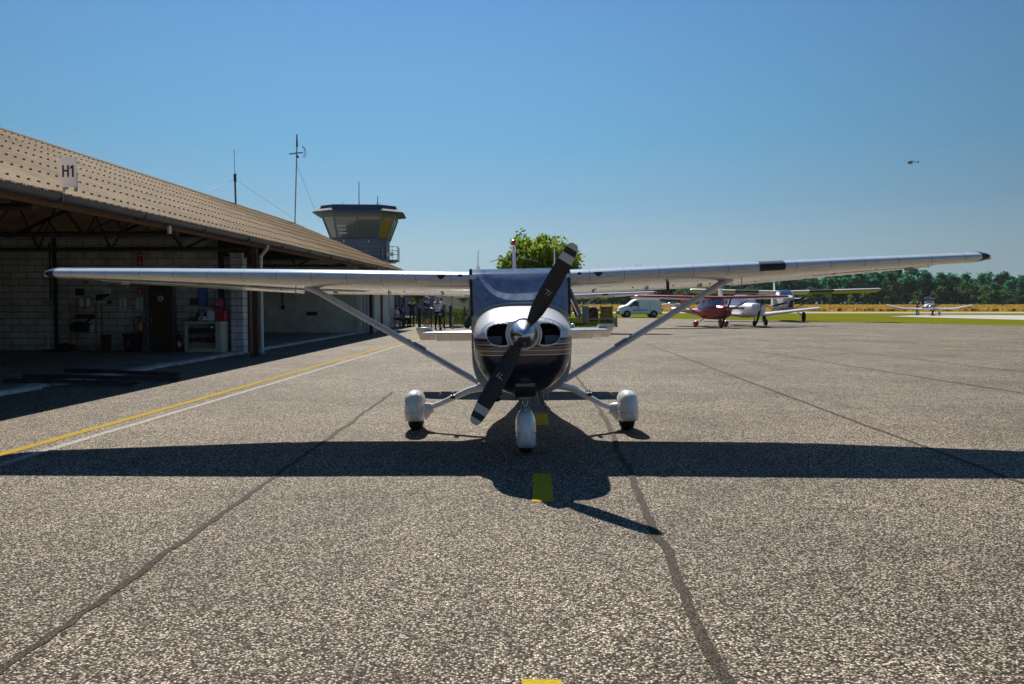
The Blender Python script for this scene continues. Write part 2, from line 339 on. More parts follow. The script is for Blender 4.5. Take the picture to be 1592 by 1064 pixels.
if True:                                        # skin joints every rib and along the spar
    _n = M['wing'].node_tree; _b = _n.nodes['Principled BSDF']; _src = _b.inputs['Base Color'].links[0].from_socket
    _tc = N(_n, 'ShaderNodeTexCoord'); _sp = N(_n, 'ShaderNodeSeparateXYZ'); _n.links.new(_tc.outputs['Object'], _sp.inputs[0]); _out = _src
    for _ax, _pitch, _w in (('X', .385, .022), ('Y', .62, .012)):
        _d = N(_n, 'ShaderNodeMath', operation='DIVIDE'); _d.inputs[1].default_value = _pitch; _n.links.new(_sp.outputs[_ax], _d.inputs[0])
        _f = N(_n, 'ShaderNodeMath', operation='FRACT'); _n.links.new(_d.outputs[0], _f.inputs[0])
        _l = N(_n, 'ShaderNodeMath', operation='LESS_THAN'); _l.inputs[1].default_value = _w; _n.links.new(_f.outputs[0], _l.inputs[0])
        _k = N(_n, 'ShaderNodeMath', operation='MULTIPLY'); _k.inputs[1].default_value = .55; _n.links.new(_l.outputs[0], _k.inputs[0])
        _m = N(_n, 'ShaderNodeMixRGB'); _m.inputs['Color2'].default_value = (.12,.11,.10,1); _n.links.new(_k.outputs[0], _m.inputs['Fac']); _n.links.new(_out, _m.inputs['Color1']); _out = _m.outputs[0]
    _n.links.new(_out, _b.inputs['Base Color'])
M['navy'] = mat('navy_paint', (0.010,0.012,0.028), 0.45, var=0.05, coat=.15)
M['black'] = mat('black_matt', (0.012,0.012,0.013), 0.55, var=0.2)
M['prop'] = mat('propeller_black', (0.014,0.014,0.015), 0.5, var=0.25, scale=14, bump=0.05)
M['tyre'] = mat('tyre_rubber', (0.015,0.015,0.015), 0.85, var=0.3, scale=20)
M['chrome'] = mat('polished_metal', (0.62,0.63,0.66), 0.12, metal=1.0, var=0.05)
M['spinner'] = mat('spinner_metal', (0.62,0.63,0.65), 0.26, metal=1.0, var=0.04)
M['steel'] = mat('grey_steel', (0.28,0.29,0.30), 0.45, metal=0.7, var=0.15)
M['interior'] = mat('dark_interior', (0.03,0.03,0.035), 0.8, var=0.2)
M['seatcloth'] = mat('seat_cloth', (0.06,0.06,0.075), 0.9, var=0.2)
M['baffle'] = mat('engine_baffle_metal', (0.16,0.20,0.27), 0.4, metal=0.3, var=0.15)
M['screen'] = glass_mat('windscreen_glass', (0.02,0.03,0.05), 0.30, 0.72, (0.42,0.54,0.80))  # dust tinted blue so it also paints reflected sky into the glass
M['glass'] = glass_mat('window_glass', (0.02,0.025,0.03), 0.45, 0.06)
M['darkglass'] = mat('dark_glass', (0.015,0.022,0.03), 0.06, var=0.1, coat=1.0)
M['red_beacon'] = mat('red_beacon_glass', (0.55,0.01,0.01), 0.2, coat=1.0)
M['tan'] = mat('beige_rubber', (0.45,0.40,0.32), 0.6)
M['logo'] = mat('white_decal', (0.7,0.7,0.7), 0.5)
# ------------------------------------------------------------------ ground, markings
def sheet(name, pts, z, m, kind='structure'):
    b = MB(); b.add([(x, y, z) for x, y in pts], [list(range(len(pts)))])
    return tag(b.build(name, m, smooth=0, fix=False), kind=kind)
sheet('grass_field', [(-940,-190),(940,-190),(940,940),(-940,940)], -0.024, M['grass'])
sheet('dry_field', [(-60,134),(400,128),(900,140),(900,420),(-200,420)], -0.018, M['dry'])
sheet('runway', [(8,118),(420,108),(420,121),(8,128)], -0.012, M['concrete'])
a1 = G(1382,492); a2 = G(1592,497.5); a3 = G(1592,490.5)
sheet('taxiway', [(a1.x,a1.y),(a2.x,a2.y),(120,60),(140,84),(a3.x+2,a3.y),(G(1440,489.5).x,G(1440,489.5).y)], -0.006, M['concrete'])
sheet('added_yard', [(-90,57.2),(-10.4,57.2),(-10.4,92),(-90,92)], -0.006, M['concrete'])  # paving added to cut the green bounce onto the tower
apron_pts = [(-70,-40),(120,-40),(70,8),(32.3,53.9),(23,67.6),(9.9,83),(6.3,52.3),(3.3,50.2),(-2.4,56.5),(-6.8,57),(-70,57)]
sheet('apron', apron_pts, 0.0, M['asphalt'])
A = atan(0.0331)                                            # the hangar and its painted lines share one bearing
def strip(name, p0, p1, w, m, z=0.004, jag=0.0, seg=1, kind='structure'):
    p0, p1 = Vector(p0).to_2d(), Vector(p1).to_2d(); d = (p1-p0); nrm = Vector((-d.y, d.x)).normalized()
    b = MB(); L = []; R = []
    wob = 0
    for i in range(seg+1):
        t = i/seg; c = p0 + d*t; wob = wob*0.8 + random.uniform(-jag, jag)
        L.append(c + nrm*(w/2 + random.uniform(-jag,jag)*0.4 + wob)); R.append(c - nrm*(w/2 + random.uniform(-jag,jag)*0.4 - wob))
    vs = [(p.x,p.y,z) for p in L] + [(p.x,p.y,z) for p in R]; n = seg+1
    b.add(vs, [(i, i+n, i+n+1, i+1) for i in range(seg)])
    return tag(b.build(name, m, smooth=0, fix=False), kind=kind)
def along(x0, y): return (x0 + 0.0331*y, y)
strip('yellow_guide_line', (-5.42+.0331*2+.08,2), (-5.06+.0331*52,52), 0.13, M['yellow'], jag=0.006, seg=120)
strip('white_guide_line', (-5.02+.0331*2,2), (-4.72+.0331*52,52), 0.11, M['whiteline'], jag=0.006, seg=120)
for y0, y1 in ((2.30,G(836,1058).y),(6.36,7.42),(10.36,11.42)):
    strip('yellow_dash', (0.002+.0352*y0,y0), (0.002+.0352*y1,y1), 0.158, M['dash'], jag=0.004, seg=12)
for p, q, w in (((-90,1110),(500,690),0.045),((935,640),(1140,1080),0.06)):
    a, b_ = G(*p), G(*q); strip('tar_seam', a, b_, w, M['seam'], z=0.004 if p[0] < 0 else 0.0045, jag=0.013, seg=90)
for p, q in (((500,690),(610,610)),((935,640),(880,560)),((1005,535),(1592,752)),((1060,528),(1640,620)),((1100,520),(1640,585)),((1230,520),(1640,552)),((20,948),(330,948)),((600,745),(740,745))):
    if p[1] == q[1]: continue
    a, b_ = G(*p), G(*q); strip('tar_seam', a, b_, 0.05, M['seam'], z=0.0042, jag=0.012, seg=60)
for px, py in ((1015,520),(1265,512),(1310,517),(1425,529),(1505,538)):
    a = G(px,py); strip('yellow_dash', (a.x-0.9,a.y), (a.x+0.9,a.y-0.2), 0.14, M['yellow'], jag=0.01, seg=10)
# ------------------------------------------------------------------ main aircraft
ROLL = radians(-1.04); YAW = radians(0.47)
def airfoil(c, t=0.12, n=16, camber=0.025):
    up, lo = [], []
    for i in range(n+1):
        x = 0.5*(1-cos(pi*i/n))
        yt = 5*t*(0.2969*sqrt(x)-0.126*x-0.3516*x*x+0.2843*x**3-0.1015*x**4)
        yc = camber*4*x*(1-x)*0.9
        up.append((x*c, (yc+yt)*c)); lo.append((x*c, (yc-yt)*c))
    return up[::-1] + lo[1:-1]         # TE -> LE along the top, back along the bottom
def wing_mb(stations, mi=0, mis=None):   # (x, y_le, z_le, chord, thickness, twist)
    rings = []
    for x, yl, zl, c, t, tw in stations:
        r = []
        for a, h in airfoil(c, t):
            r.append((x, yl + a*cos(tw) + h*sin(tw), zl + h*cos(tw) - a*sin(tw)))
        rings.append(r)
    b = MB(); b.loft(rings, mi, mis=mis); return b
def spat_mb(w, h, L, z0, mi=0):          # wheel fairing, nose at -y
    b = MB(); rings = []
    for s_, kw, zt, zb in ((-0.40,0.25,0.62,0.30),(-0.38,0.5,0.74,0.18),(-0.33,0.75,0.88,0.06),(-0.24,0.95,0.98,0.0),(-0.1,1,1,0.0),(0.08,0.95,0.96,0.0),(0.28,0.7,0.82,0.05),(0.46,0.35,0.62,0.14),(0.6,0.08,0.45,0.3)):
        rings.append(sup(w/2*kw, z0+h*zt, z0+h*zb, s_*L, 28, 2.5, 7))
    return b.loft(rings, mi)
def tyre_mb(r, w, z):
    b = MB(); b.lathe([(r*0.55,-w*0.42),(r*0.78,-w*0.5),(r*0.93,-w*0.42),(r,-w*0.22),(r,w*0.22),(r*0.93,w*0.42),(r*0.78,w*0.5),(r*0.55,w*0.42)], (0,0,z), 'x', 28); return b

def build_main():
    root = empty('light_aircraft', (0.132, 7.87, 0), YAW, 'white and navy high wing propeller plane parked nose on in the foreground', 'airplane')
    root.rotation_euler = (0, ROLL, YAW)
    def grow(x): return -x*sin(-ROLL)                      # keeps the tyres on the ground of the banked airframe
    # cowling -----------------------------------------------------------
    b = MB(); secs = [(.085,.24,1.30,.95,2.3,2.2),(.10,.315,1.318,.885,2.4,2.3),(.14,.378,1.338,.83,2.5,2.3),(.22,.428,1.36,.755,2.5,2.3),(.36,.466,1.385,.67,2.6,2.35),(.6,.488,1.412,.60,2.9,2.25),(.9,.500,1.437,.55,3.0,2.2),(1.1,.505,1.456,.53,3.0,2.2),(1.268,.512,1.470,.515,3.0,2.2)]
    b.loft([sup(hw, zt, zb, y, 56, pt, pb, zc=1.10) for y, hw, zt, zb, pt, pb in secs])
    cowl = b.build('cowling', [M['livery'], M['black']], root, smooth=40)
    cut = MB()
    inl = [(-.135,1.305),(-.24,1.306),(-.318,1.282),(-.352,1.235),(-.352,1.175),(-.325,1.125),(-.275,1.10),(-.20,1.09),(-.135,1.10),(-.155,1.15),(-.165,1.2),(-.155,1.255)]
    def smooth_poly(pl, it=2):
        for _ in range(it):
            q = []
            for i in range(len(pl)):
                a, c = pl[i], pl[(i+1) % len(pl)]
                q += [(a[0]*.75+c[0]*.25, a[1]*.75+c[1]*.25), (a[0]*.25+c[0]*.75, a[1]*.25+c[1]*.75)]
            pl = q
        return pl
    inl = smooth_poly(inl)
    for s in (-1, 1):
        cut.prism([(x*-s, z) for x, z in inl], -0.2, 0.5, 'y', 1)
    co = cut.build('cutter', [M['livery'], M['black']], root, smooth=0)
    bo = cowl.modifiers.new('b', 'BOOLEAN'); bo.operation = 'DIFFERENCE'; bo.object = co; bo.solver = 'EXACT'
    dg = bpy.context.evaluated_depsgraph_get(); me = bpy.data.meshes.new_from_object(cowl.evaluated_get(dg))
    cowl.modifiers.clear(); cowl.data = me
    me.polygons.foreach_set('use_smooth', [True]*len(me.polygons)); me.set_sharp_from_angle(angle=radians(40))
    bpy.data.objects.remove(co)
    for s in (-1, 1):
        g = MB(); g.box((s*.275,.34,1.135),(.135,.02,.085)); g.box((s*.17,.40,1.16),(.05,.03,.12),1)
        for k in range(5): g.box((s*.25,.36+.015*k,1.20+.018*k),(.20,.05,.006),1)
        for k in range(3): g.tube([(s*.17,.35,1.14+.04*k),(s*.33,.37,1.15+.04*k)], .009, 6, 1)
        g.build('engine_baffle', [M['baffle'], M['interior']], cowl)
        r = MB(); n = len(inl)
        def front_y(x, z):                                   # lip follows the curved nose bowl
            best = .085
            for y, hw, zt, zb, pt, pb in secs:
                zc = 1.10; p = pt if z > zc else pb; hh = (zt-zc) if z > zc else (zc-zb)
                if (abs(x)/hw)**p + (abs(z-zc)/hh)**p <= 1: return y
            return .22
        r.tube([(x*-s, front_y(x*-s, z)-.004, z) for x, z in inl + inl[:1]], .009, 8)
        r.build('inlet_lip', M['white'], cowl)
    # seam of the nose bowl, small screws
    sb = MB(); sb.tube([(hw, y, z) for hw, y, z in sup(.432, 1.364, .75, .232, 56, 2.5, 2.3, zc=1.10)][4:25], .0035, 5)
    for a in range(9):
        q = sup(.405, 1.352, .79, .185, 56, 2.5, 2.3, zc=1.10)[6+a*2]; sb.ball(q, .006, 6, 4)
    sb.build('cowl_seam', M['steel'], cowl)
    # spinner, propeller --------------------------------------------------
    sp = MB(); sp.lathe([(.004,-.255),(.022,-.245),(.05,-.215),(.078,-.17),(.10,-.115),(.118,-.055),(.128,0.0),(.131,.05),(.131,.075),(.06,.085)], (0,0,1.204), 'y', 40)
    spin = sp.build('spinner', M['spinner'], root, smooth=50)
    k = MB(); k.lathe([(.142,.078),(.15,.085),(.15,.13),(.12,.13)], (0,0,1.204), 'y', 36); k.build('spinner_backplate', M['white'], spin)
    BL = 0.957; ang = radians(30.4)
    for s in (0, 1):
        pb = MB(); rings = []; prof = [(.06,.07,.07,48),(.12,.085,.06,44),(.17,.125,.042,38),(.24,.158,.032,32),(.36,.172,.026,27),(.5,.17,.021,23),(.65,.16,.017,19),(.755,.15,.014,17),(.765,.149,.014,17),(.835,.137,.011,15.5),(.84,.136,.011,15.5),(.893,.122,.009,14.5),(.898,.12,.009,14.4),(.935,.095,.007,14),(.953,.05,.006,14)]
        mis = []
        for i, (r_, c, t, tw) in enumerate(prof):
            tw = radians(tw); ring = []
            for q in range(16):
                a = 2*pi*q/16; x = cos(a)*c/2; y = sin(a)*t/2*(1-0.25*cos(a))
                ring.append((x*cos(tw) - y*sin(tw), x*sin(tw) + y*cos(tw), r_))
            rings.append(ring)
        mm = [0]*8 + [1]*1 + [1] + [0,0] + [1,1,1]
        pb.loft(rings, 0, mis=mm)
        # decal near mid blade
        pb.box((-.01,-.035,.46),(.05,.002,.004),2,(0,0,radians(22))); pb.box((0.0,-.033,.44),(.004,.002,.055),2,(0,.3,radians(22))); pb.box((0.025,-.022,.44),(.004,.002,.055),2,(0,.3,radians(22)))
        Mx = Matrix.Translation((0,0.015,1.204)) @ Matrix.Rotation(ang + pi*s, 4, 'Y')
        pb.xform(Mx)
        bl = pb.build('propeller_blade', [M['prop'], mat('blade_tip_white',(0.55,0.55,0.53),0.5) if 'bt' not in M else M['bt'], M['logo']], root, smooth=45)
    # fuselage hull (cabin floor to window sill) --------------------------
    h = MB(); hs = [(1.27,.532,1.474,.505,3.0,3.2),(1.6,.553,1.45,.49,4.5,3.4),(2.0,.56,1.42,.49,7,3),(3.0,.555,1.42,.52,7,3),(3.6,.50,1.42,.58,5,3),(4.4,.36,1.36,.70,3,2.6),(5.6,.22,1.24,.84,2.4,2.4),(6.8,.10,1.14,.93,2.2,2.2),(7.45,.035,1.10,1.0,2,2)]
    h.loft([sup(hw, zt, zb, y, 48, pt, pb, zc=1.05) for y, hw, zt, zb, pt, pb in hs])
    hull = h.build('fuselage', M['livery'], root, smooth=40)
    u = MB(); us = [(3.05,.53,1.85,1.36,5),(3.5,.50,1.80,1.36,4),(4.0,.42,1.62,1.3,3),(4.6,.33,1.42,1.2,2.5),(5.2,.25,1.29,1.1,2.3)]
    u.loft([sup(hw, zt, zb, y, 32, p, 3) for y, hw, zt, zb, p in us]); u.build('rear_cabin', M['white'], root)
    # roof between the wings
    rf = wing_mb([(-.56,1.60,1.775,1.63,.125,radians(6.0)),(.56,1.60,1.775,1.63,.125,radians(6.0))]); rf.build('cabin_roof', M['wing'], root, smooth=40)
    # windscreen
    wn = MB(); nu, nv = 28, 12; vs = []
    for j in range(nv+1):
        v = j/nv
        for i in range(nu+1):
            uu = -1 + 2*i/nu; e = abs(uu)
            bx, by, bz = .53*uu, 1.255 + .20*e**3, 1.478 - .15*e**3.2
            tx, ty, tz = .545*uu, 1.69 - .03*(1-e*e), 1.872
            y = by + (ty-by)*v - .045*sin(pi*v)*(1-.5*e**4); z = bz + (tz-bz)*(v + .05*sin(pi*v))
            vs.append((bx+(tx-bx)*v, y, z))
    fs = [(j*(nu+1)+i, j*(nu+1)+i+1, (j+1)*(nu+1)+i+1, (j+1)*(nu+1)+i) for j in range(nv) for i in range(nu)]
    wn.add(vs, fs); ws = wn.build('windscreen', M['screen'], root, smooth=60, fix=False)
    fr = MB(); fr.tube([(vs[i][0], vs[i][1]-.006, vs[i][2]+.008) for i in range(nu+1)], .013, 8); fr.build('windscreen_seal', M['tan'], ws)
    for s in (0, nu):
        fp = MB(); fp.tube([vs[j*(nu+1)+s] for j in range(nv+1)], .016, 6, 0); fp.build('windscreen_post', M['interior'], ws)
    # cabin interior
    ip = MB(); ip.box((0,1.75,1.40),(.96,.62,.09)); ip.prism([(-.47,1.36),(.47,1.36),(.44,1.50),(-.44,1.50)], 1.62, 1.70, 'y'); ip.build('instrument_panel', M['interior'], root, bevel=.02)
    for s in (-1, 1):
        st = MB(); st.box((s*.25,2.55,1.38),(.42,.14,.36)); st.box((s*.25,2.57,1.63),(.22,.10,.16)); st.build('seat', M['seatcloth'], root, bevel=.04)
    bh = MB(); bh.box((0,3.02,1.58),(1.06,.03,.42)); bh.build('cabin_bulkhead', M['interior'], root)
    cl = MB(); cl.box((0,2.40,1.755),(1.04,1.34,.13)); cl.build('headliner', M['interior'], root)
    cp = MB(); cp.box((.005,1.43,1.575),(.075,.05,.05)); cp.box((.005,1.43,1.535),(.03,.03,.05)); cp.box((.005,1.42,1.505),(.09,.06,.02)); cp.build('compass', M['black'], root, bevel=.008)
    # side windows: frame post + glass each side, the one on the pilot's side stands open
    for s in (-1, 1):
        dp = MB()
        for y in (1.86, 2.62, 3.02): dp.box((s*.548,y,1.60),(.03,.06,.40))
        dp.box((s*.55,2.45,1.435),(.03,1.2,.05)); dp.box((s*.548,2.45,1.745),(.03,1.2,.09)); dp.build('window_frame', M['white'], root, bevel=.006)
        gl = MB(); gl.box((s*.549,2.82,1.58),(.006,.34,.26)); gl.build('side_window', M['glass'], root)
        if s < 0:
            gl = MB(); gl.box((s*.549,2.24,1.58),(.006,.70,.26)); gl.build('side_window', M['glass'], root)
    ow = MB(); ow.tube([(0,0,0),(0,.62,0),(0,.60,-.36),(0,.06,-.34),(0,0,-.28),(0,0,0)], .022, 8, 0)
    ow.xform(Matrix.Translation((.575,1.98,1.64)) @ Matrix.Rotation(radians(-22), 4, 'Y'))
    owo = ow.build('open_window', M['steel'], root)
    gw = MB(); gw.prism([(0,0),(.62,0),(.60,-.36),(.06,-.34),(0,-.28)], -.003, .003, 'x'); gw.xform(Matrix.Translation((.575,1.98,1.64)) @ Matrix.Rotation(radians(-22), 4, 'Y')); gw.build('pane', M['glass'], owo)
    # wings
    dih = radians(1.73); tw = radians(6.0)
    for s in (-1, 1):
        def st(x, c, t, dy, w): return (s*x, 1.60+dy, 1.775 + (x-.56)*tan(dih), c, t, w)
        w = wing_mb([st(.565,1.63,.125,0,tw), st(2.6,1.63,.125,0,tw), st(4.0,1.36,.122,.06,tw*.6), st(5.18,1.12,.118,.12,.03)])
        wg = w.build('wing', M['wing'], root, smooth=40)
        mm = [0,1,1,0,1,1]
        t = wing_mb([st(5.183,1.122,.119,.12,.03), st(5.20,1.12,.118,.122,.03), st(5.26,1.09,.115,.135,.03), st(5.30,1.05,.105,.155,.03), st(5.325,1.02,.098,.175,.03), st(5.38,.86,.075,.27,.03), st(5.405,.62,.05,.42,.03)], mis=mm)
        tp = t.build('wing_tip', [M['wing'], M['navy']], wg, smooth=50)
        nl = MB(); nl.ball((s*5.37,1.92,1.905),(.03,.05,.02),10,6); nl.build('navigation_light', M['chrome'], tp)
        # flap and aileron seams, hinges, underside details
        fl = MB()
        for x0, x1, nm in ((.7,2.55,'flap'),(2.75,5.1,'aileron')):
            f = MB(); n0, n1 = 0, 0
            def te(x, fr_):
                c = 1.63 if x < 2.6 else 1.63 - (x-2.6)/(5.28-2.6)*.51; dy = 0 if x < 2.6 else (x-2.6)/(2.68)*.12
                return (s*x, 1.60+dy+c*fr_, 1.775+(x-.56)*tan(dih) - c*fr_*sin(tw if x < 3 else tw*.5) + c*(.012 if fr_ < .9 else -.002))
            a0, a1_, b0, b1 = te(x0,.80), te(x1,.80), te(x0,1.004), te(x1,1.004)
            dz = .032 if nm == 'flap' else .024
            f.loft([[(p[0],p[1],p[2]+q) for p, q in ((A0,.028),(A0,-dz),(B0,-.010),(B0,.004))] for A0, B0 in ((a0,b0),(a1_,b1))])
            f.build(nm, M['wing'], wg, smooth=40, bevel=.003)
            for xx in ([x0+.25, (x0+x1)/2, x1-.25]):
                p = te(xx,.78); fl = MB(); fl.box((p[0],p[1]+.1,p[2]-.05),(.015,.22,.03)); fl.build('hinge_bracket', M['steel'], wg)
        # panel joints and drain marks on the underside
        dm = MB()
        for xx in (.95,1.4,1.9,2.35,2.9,3.5,4.1,4.7):
            c = 1.63 if xx < 2.6 else 1.63 - (xx-2.6)*.19
            zz = 1.775+(xx-.56)*tan(dih)
            for q in range(3):
                yy = 1.60+.35+q*.3*c*.7; dm = MB(); dm.ball((s*xx,yy,zz-.052-(yy-1.60)*sin(tw)*.9),(.012,.012,.006),6,4); dm.build('drain_plug', M['steel'], wg)
        # cabin air intake and stall port
        ai = MB(); ai.lathe([(.026,0),(.026,-.012),(.02,-.012)], (s*.66,1.622,1.795), 'y', 16); ai.build('air_intake', M['black'], wg)
        ai = MB(); ai.prism([(-.045,.018),(.045,.018),(.04,-.002),(.014,-.03),(-.014,-.03),(-.04,-.002)], -.012, .012, 'y'); ai.xform(Matrix.Translation((s*.87,1.612,1.80))); ai.build('air_intake', M['black'], wg)
        fc = MB(); fc.lathe([(.05,0),(.05,.012),(.03,.018)], (s*.95,2.2,1.85), 'z', 14); fc.tube([(s*.95,2.2,1.86),(s*.95,2.2,1.885)], .012, 6); fc.build('fuel_cap', M['steel'], wg)
        if s > 0:
            ll = MB(); rr = []
            for x, c, dy in ((2.66,1.622,.0015),(2.95,1.566,.0135)):
                sx, yl, zl, _, t_, w_ = st(x, c, .125, dy, tw*.97); pts_ = [(a_, h_) for a_, h_ in airfoil(c, t_, 28) if a_ < .085*c and h_ > -.030*c]
                rr.append([(sx, yl-.004 + a_*cos(w_)+h_*sin(w_), zl+.002 + h_*cos(w_)-a_*sin(w_)) for a_, h_ in pts_])
            ll.loft(rr); ll.build('landing_light', M['navy'], wg, smooth=40)
            pt_ = MB(); pt_.tube([(1.72,2.05,1.72),(1.72,2.05,1.60),(1.72,1.86,1.585)], .012, 8); pt_.box((1.72,2.05,1.64),(.025,.06,.10)); pt_.build('pitot_tube', M['black'], wg)
        tr_ = MB(); tr_.tube([(s*2.62,2.2,1.76),(s*2.62,2.2,1.62)], .006, 6); tr_.build('tie_down_rod', M['steel'], wg)
        # strut with cuffs
        sr = MB(); q0 = Vector((s*2.46, 2.12, 1.735)); q1 = Vector((s*.50, 2.12, .575))
        d = (q1-q0)
        rr = []
        for f_, wv in ((0,1.5),(.03,1.15),(.07,1),(.95,1),(1,1)):
            c = q0 + d*f_; ring = []; nrm = Vector((d.z*-1, 0, d.x)).normalized()
            for j in range(16):
                a = 2*pi*j/16; ring.append(c + Vector((0,1,0))*cos(a)*.085*wv + nrm*sin(a)*.036*wv)
            rr.append(ring)
        sr.loft(rr); so = sr.build('wing_strut', mat('strut_paint',(0.42,0.47,0.60),0.3,coat=.6,var=.06) if 'st' not in M else M['st'], root, smooth=40)
        cf = MB(); cf.ball(q0+Vector((s*.03,0,.03)),(.12,.15,.055),14,8); cf.build('strut_cuff', M['wing'], so)
        sp_ = MB(); e = q0 + d*.66 ; sp_.box(e+Vector((0,-.06,.05)),(.16,.04,.02),0,(0,-s*.53,0)); sp_.tube([e+Vector((s*.1,-.06,.08)), e+Vector((s*.12,-.06,.13))], .008, 5); sp_.build('boarding_step', M['steel'], so)
        # main gear
        wx = 1.245*s; gz = grow(wx); ydw = 2.20
        lg = MB(); lg.tube([(s*.42,2.16,.52),(s*.62,2.17,.47),(s*.95,2.19,.30+gz),(s*1.13,2.20,.235+gz)], [.055,.045,.036,.04], 12, 0, True, (1,.85)); lo = lg.build('landing_gear_leg', M['white'], root)
        stp = MB(); stp.box((s*.80,2.10,.41),(.05,.10,.035)); stp.box((s*.80,2.10,.44),(.012,.05,.05)); stp.build('step', M['black'], lo)
        fg = spat_mb(.235,.36,.88,.115+gz); fg.xform(Matrix.Translation((wx,ydw,0)))
        fo = fg.build('wheel_fairing', M['white'], root, smooth=40)
        cfv = MB(); cfv.loft([sup(.02+.05*(1-k_/4), .30+gz-.012*k_, .19+gz-.0*k_, 0, 14, 2, 2) for k_ in range(5)])
        cfv.v = []; cfv.f = []; cfv.m = []
        cfv.tube([(wx-s*.20,ydw,.255+gz),(wx-s*.15,ydw,.24+gz),(wx-s*.09,ydw,.225+gz)], [.05,.07,.12], 14, 0, True, (1,1.1)); cfv.build('fairing_cuff', M['white'], fo, smooth=50)
        sm = MB(); sm.tube([(wx+q*.1195*k_,ydw+s_*.88,.235+gz) for q, seq in ((-1,((.28,.70),(.08,.95),(-.1,1),(-.24,.95),(-.33,.75),(-.38,.5),(-.402,.1))),(1,((-.402,.1),(-.38,.5),(-.33,.75),(-.24,.95),(-.1,1),(.08,.95),(.28,.70)))) for s_, k_ in seq], .003, 4); sm.build('fairing_seam', M['steel'], fo)
        ty = tyre_mb(.195,.165,.195+gz); ty.xform(Matrix.Translation((wx,ydw,0))); ty.build('tyre', M['tyre'], root, smooth=40)
    # nose gear
    ny = .62; nx = .012
    fg = spat_mb(.205,.37,.86,.075); fg.xform(Matrix.Translation((nx,ny,0))); fo = fg.build('wheel_fairing', M['white'], root, smooth=40)
    sm = MB(); sm.tube([(nx-.104,ny-.1,.235),(nx-.09,ny-.29,.235),(nx,ny-.345,.235),(nx+.09,ny-.29,.235),(nx+.104,ny-.1,.235)], .003, 5); sm.build('fairing_seam', M['steel'], fo)
    ty = tyre_mb(.18,.14,.18); ty.xform(Matrix.Translation((nx,ny,0))); ty.build('tyre', M['tyre'], root, smooth=40)
    ns = MB(); ns.tube([(nx,ny+.02,.38),(nx,ny-.02,.62)], .026, 12); ns.tube([(nx,ny,.44),(nx,ny-.01,.47)], .04, 12); no = ns.build('nose_strut', M['chrome'], root)
    fk = MB(); fk.box((nx,ny,.43),(.10,.08,.05)); fk.tube([(nx-.06,ny+.05,.52),(nx+.06,ny+.05,.52)], .016, 8); fk.tube([(nx,ny+.08,.44),(nx,ny+.16,.50),(nx,ny+.09,.57)], .014, 8); fk.box((nx,ny,.55),(.13,.09,.03)); fk.tube([(nx-.13,ny+.02,.53),(nx-.05,ny,.55)], .014, 6); fk.tube([(nx+.13,ny+.02,.53),(nx+.05,ny,.55)], .014, 6); fk.build('torque_link', M['steel'], no, bevel=.005)
    sc = MB(); sc.loft([[(x*.105+.01, y, z) for x, z in ((-1,zt),(1,zt),(.95,zb),(-.95,zb))] for y, zt, zb in ((.29,.765,.66),(.33,.76,.60),(.62,.68,.55))])
    so = sc.build('air_scoop', M['black'], root, bevel=.012)
    g = MB(); g.box((.01,.283,.725),(.18,.012,.065)); g.build('air_filter', M['steel'], so, bevel=.004)
    g2 = MB()
    for q in range(7): g2.box((.01,.275,.70+.008*q),(.175,.004,.003))
    g2.build('filter_mesh', M['black'], so)
    ex = MB(); ex.tube([(.17,.78,.64),(.18,.80,.52),(.19,.86,.45)], .032, 12); ex.tube([(.235,.8,.60),(.24,.82,.49)], .012, 8); ex.build('exhaust_pipe', M['steel'], root)
    cfp = MB(); cfp.loft([sup(.05*k_, .62, .62-.10*k_, y, 14, 2.4, 2.4, xc=-.27) for y, k_ in ((.5,.5),(.56,1),(.8,1),(.9,.7))]); cfp.build('cowl_flap', M['navy'], root)
    # tail
    for s in (-1, 1):
        tl = wing_mb([(s*.06,6.32,1.0,.72,.10,0),(s*1.50,6.50,1.0,.50,.09,0),(s*1.56,6.56,1.0,.40,.07,0)]); tl.build('tailplane', M['wing'], root, smooth=40)
        el = MB(); dr = radians(21)
        rings = []
        for x, c in ((.08,.50),(1.40,.46)):
            y0 = 7.0 ; rings.append([(s*x, y0, 1.02),(s*x, y0-.02, 1.0),(s*x, y0, .975),(s*x, y0+c*cos(dr), 1.0-c*sin(dr)-.005),(s*x, y0+c*cos(dr), 1.0-c*sin(dr)+.005)])
        el.loft(rings); eo = el.build('elevator', M['wing'], root, smooth=30, bevel=.004)
        hb = MB(); hb.loft([[(s*x, 6.72, 1.10),(s*x, 6.70, 1.075),(s*x, 6.72, 1.05),(s*x, 7.05, .96),(s*x, 7.4, .85),(s*x, 7.4, .86),(s*x, 7.05, 1.02)] for x in (1.41,1.69)]); hb.build('elevator_horn', M['wing'], eo, smooth=40, bevel=.012)
    fn = MB(); pr = [(6.0,1.12,.12),(6.45,1.25,.12),(6.95,2.2,.09),(7.02,2.45,.08)]
    def airp(y0, z, c, t): return [(px_, y0 + a, z) for a, px_ in [(p[0], p[1]) for p in airfoil(c, t, 10, 0)]]
    fn.loft([airp(5.5,1.12,1.6,.05), airp(6.2,1.32,1.0,.09), airp(6.85,2.35,.66,.11), airp(6.88,2.46,.62,.11)])
    fo = fn.build('fin', M['white'], root, smooth=40)
    rd = MB(); rd.loft([airp(7.1,1.12,.62,.10), airp(7.5,2.46,.38,.08)]); rd.build('rudder', M['navy'], fo, smooth=40)
    st_ = MB(); st_.loft([[(x*.05, y+.05, z) for x, y in ((-1,0),(1,0),(1,.5),(-1,.5))] for y, z in ((0,0),)]*1 + []) if False else None
    pn = MB(); pn.loft([[(sx*.048, 6.45+ (z-1.4)*.62, z) for sx in (0,)] for z in (1.4,)]) if False else None
    stp = MB()
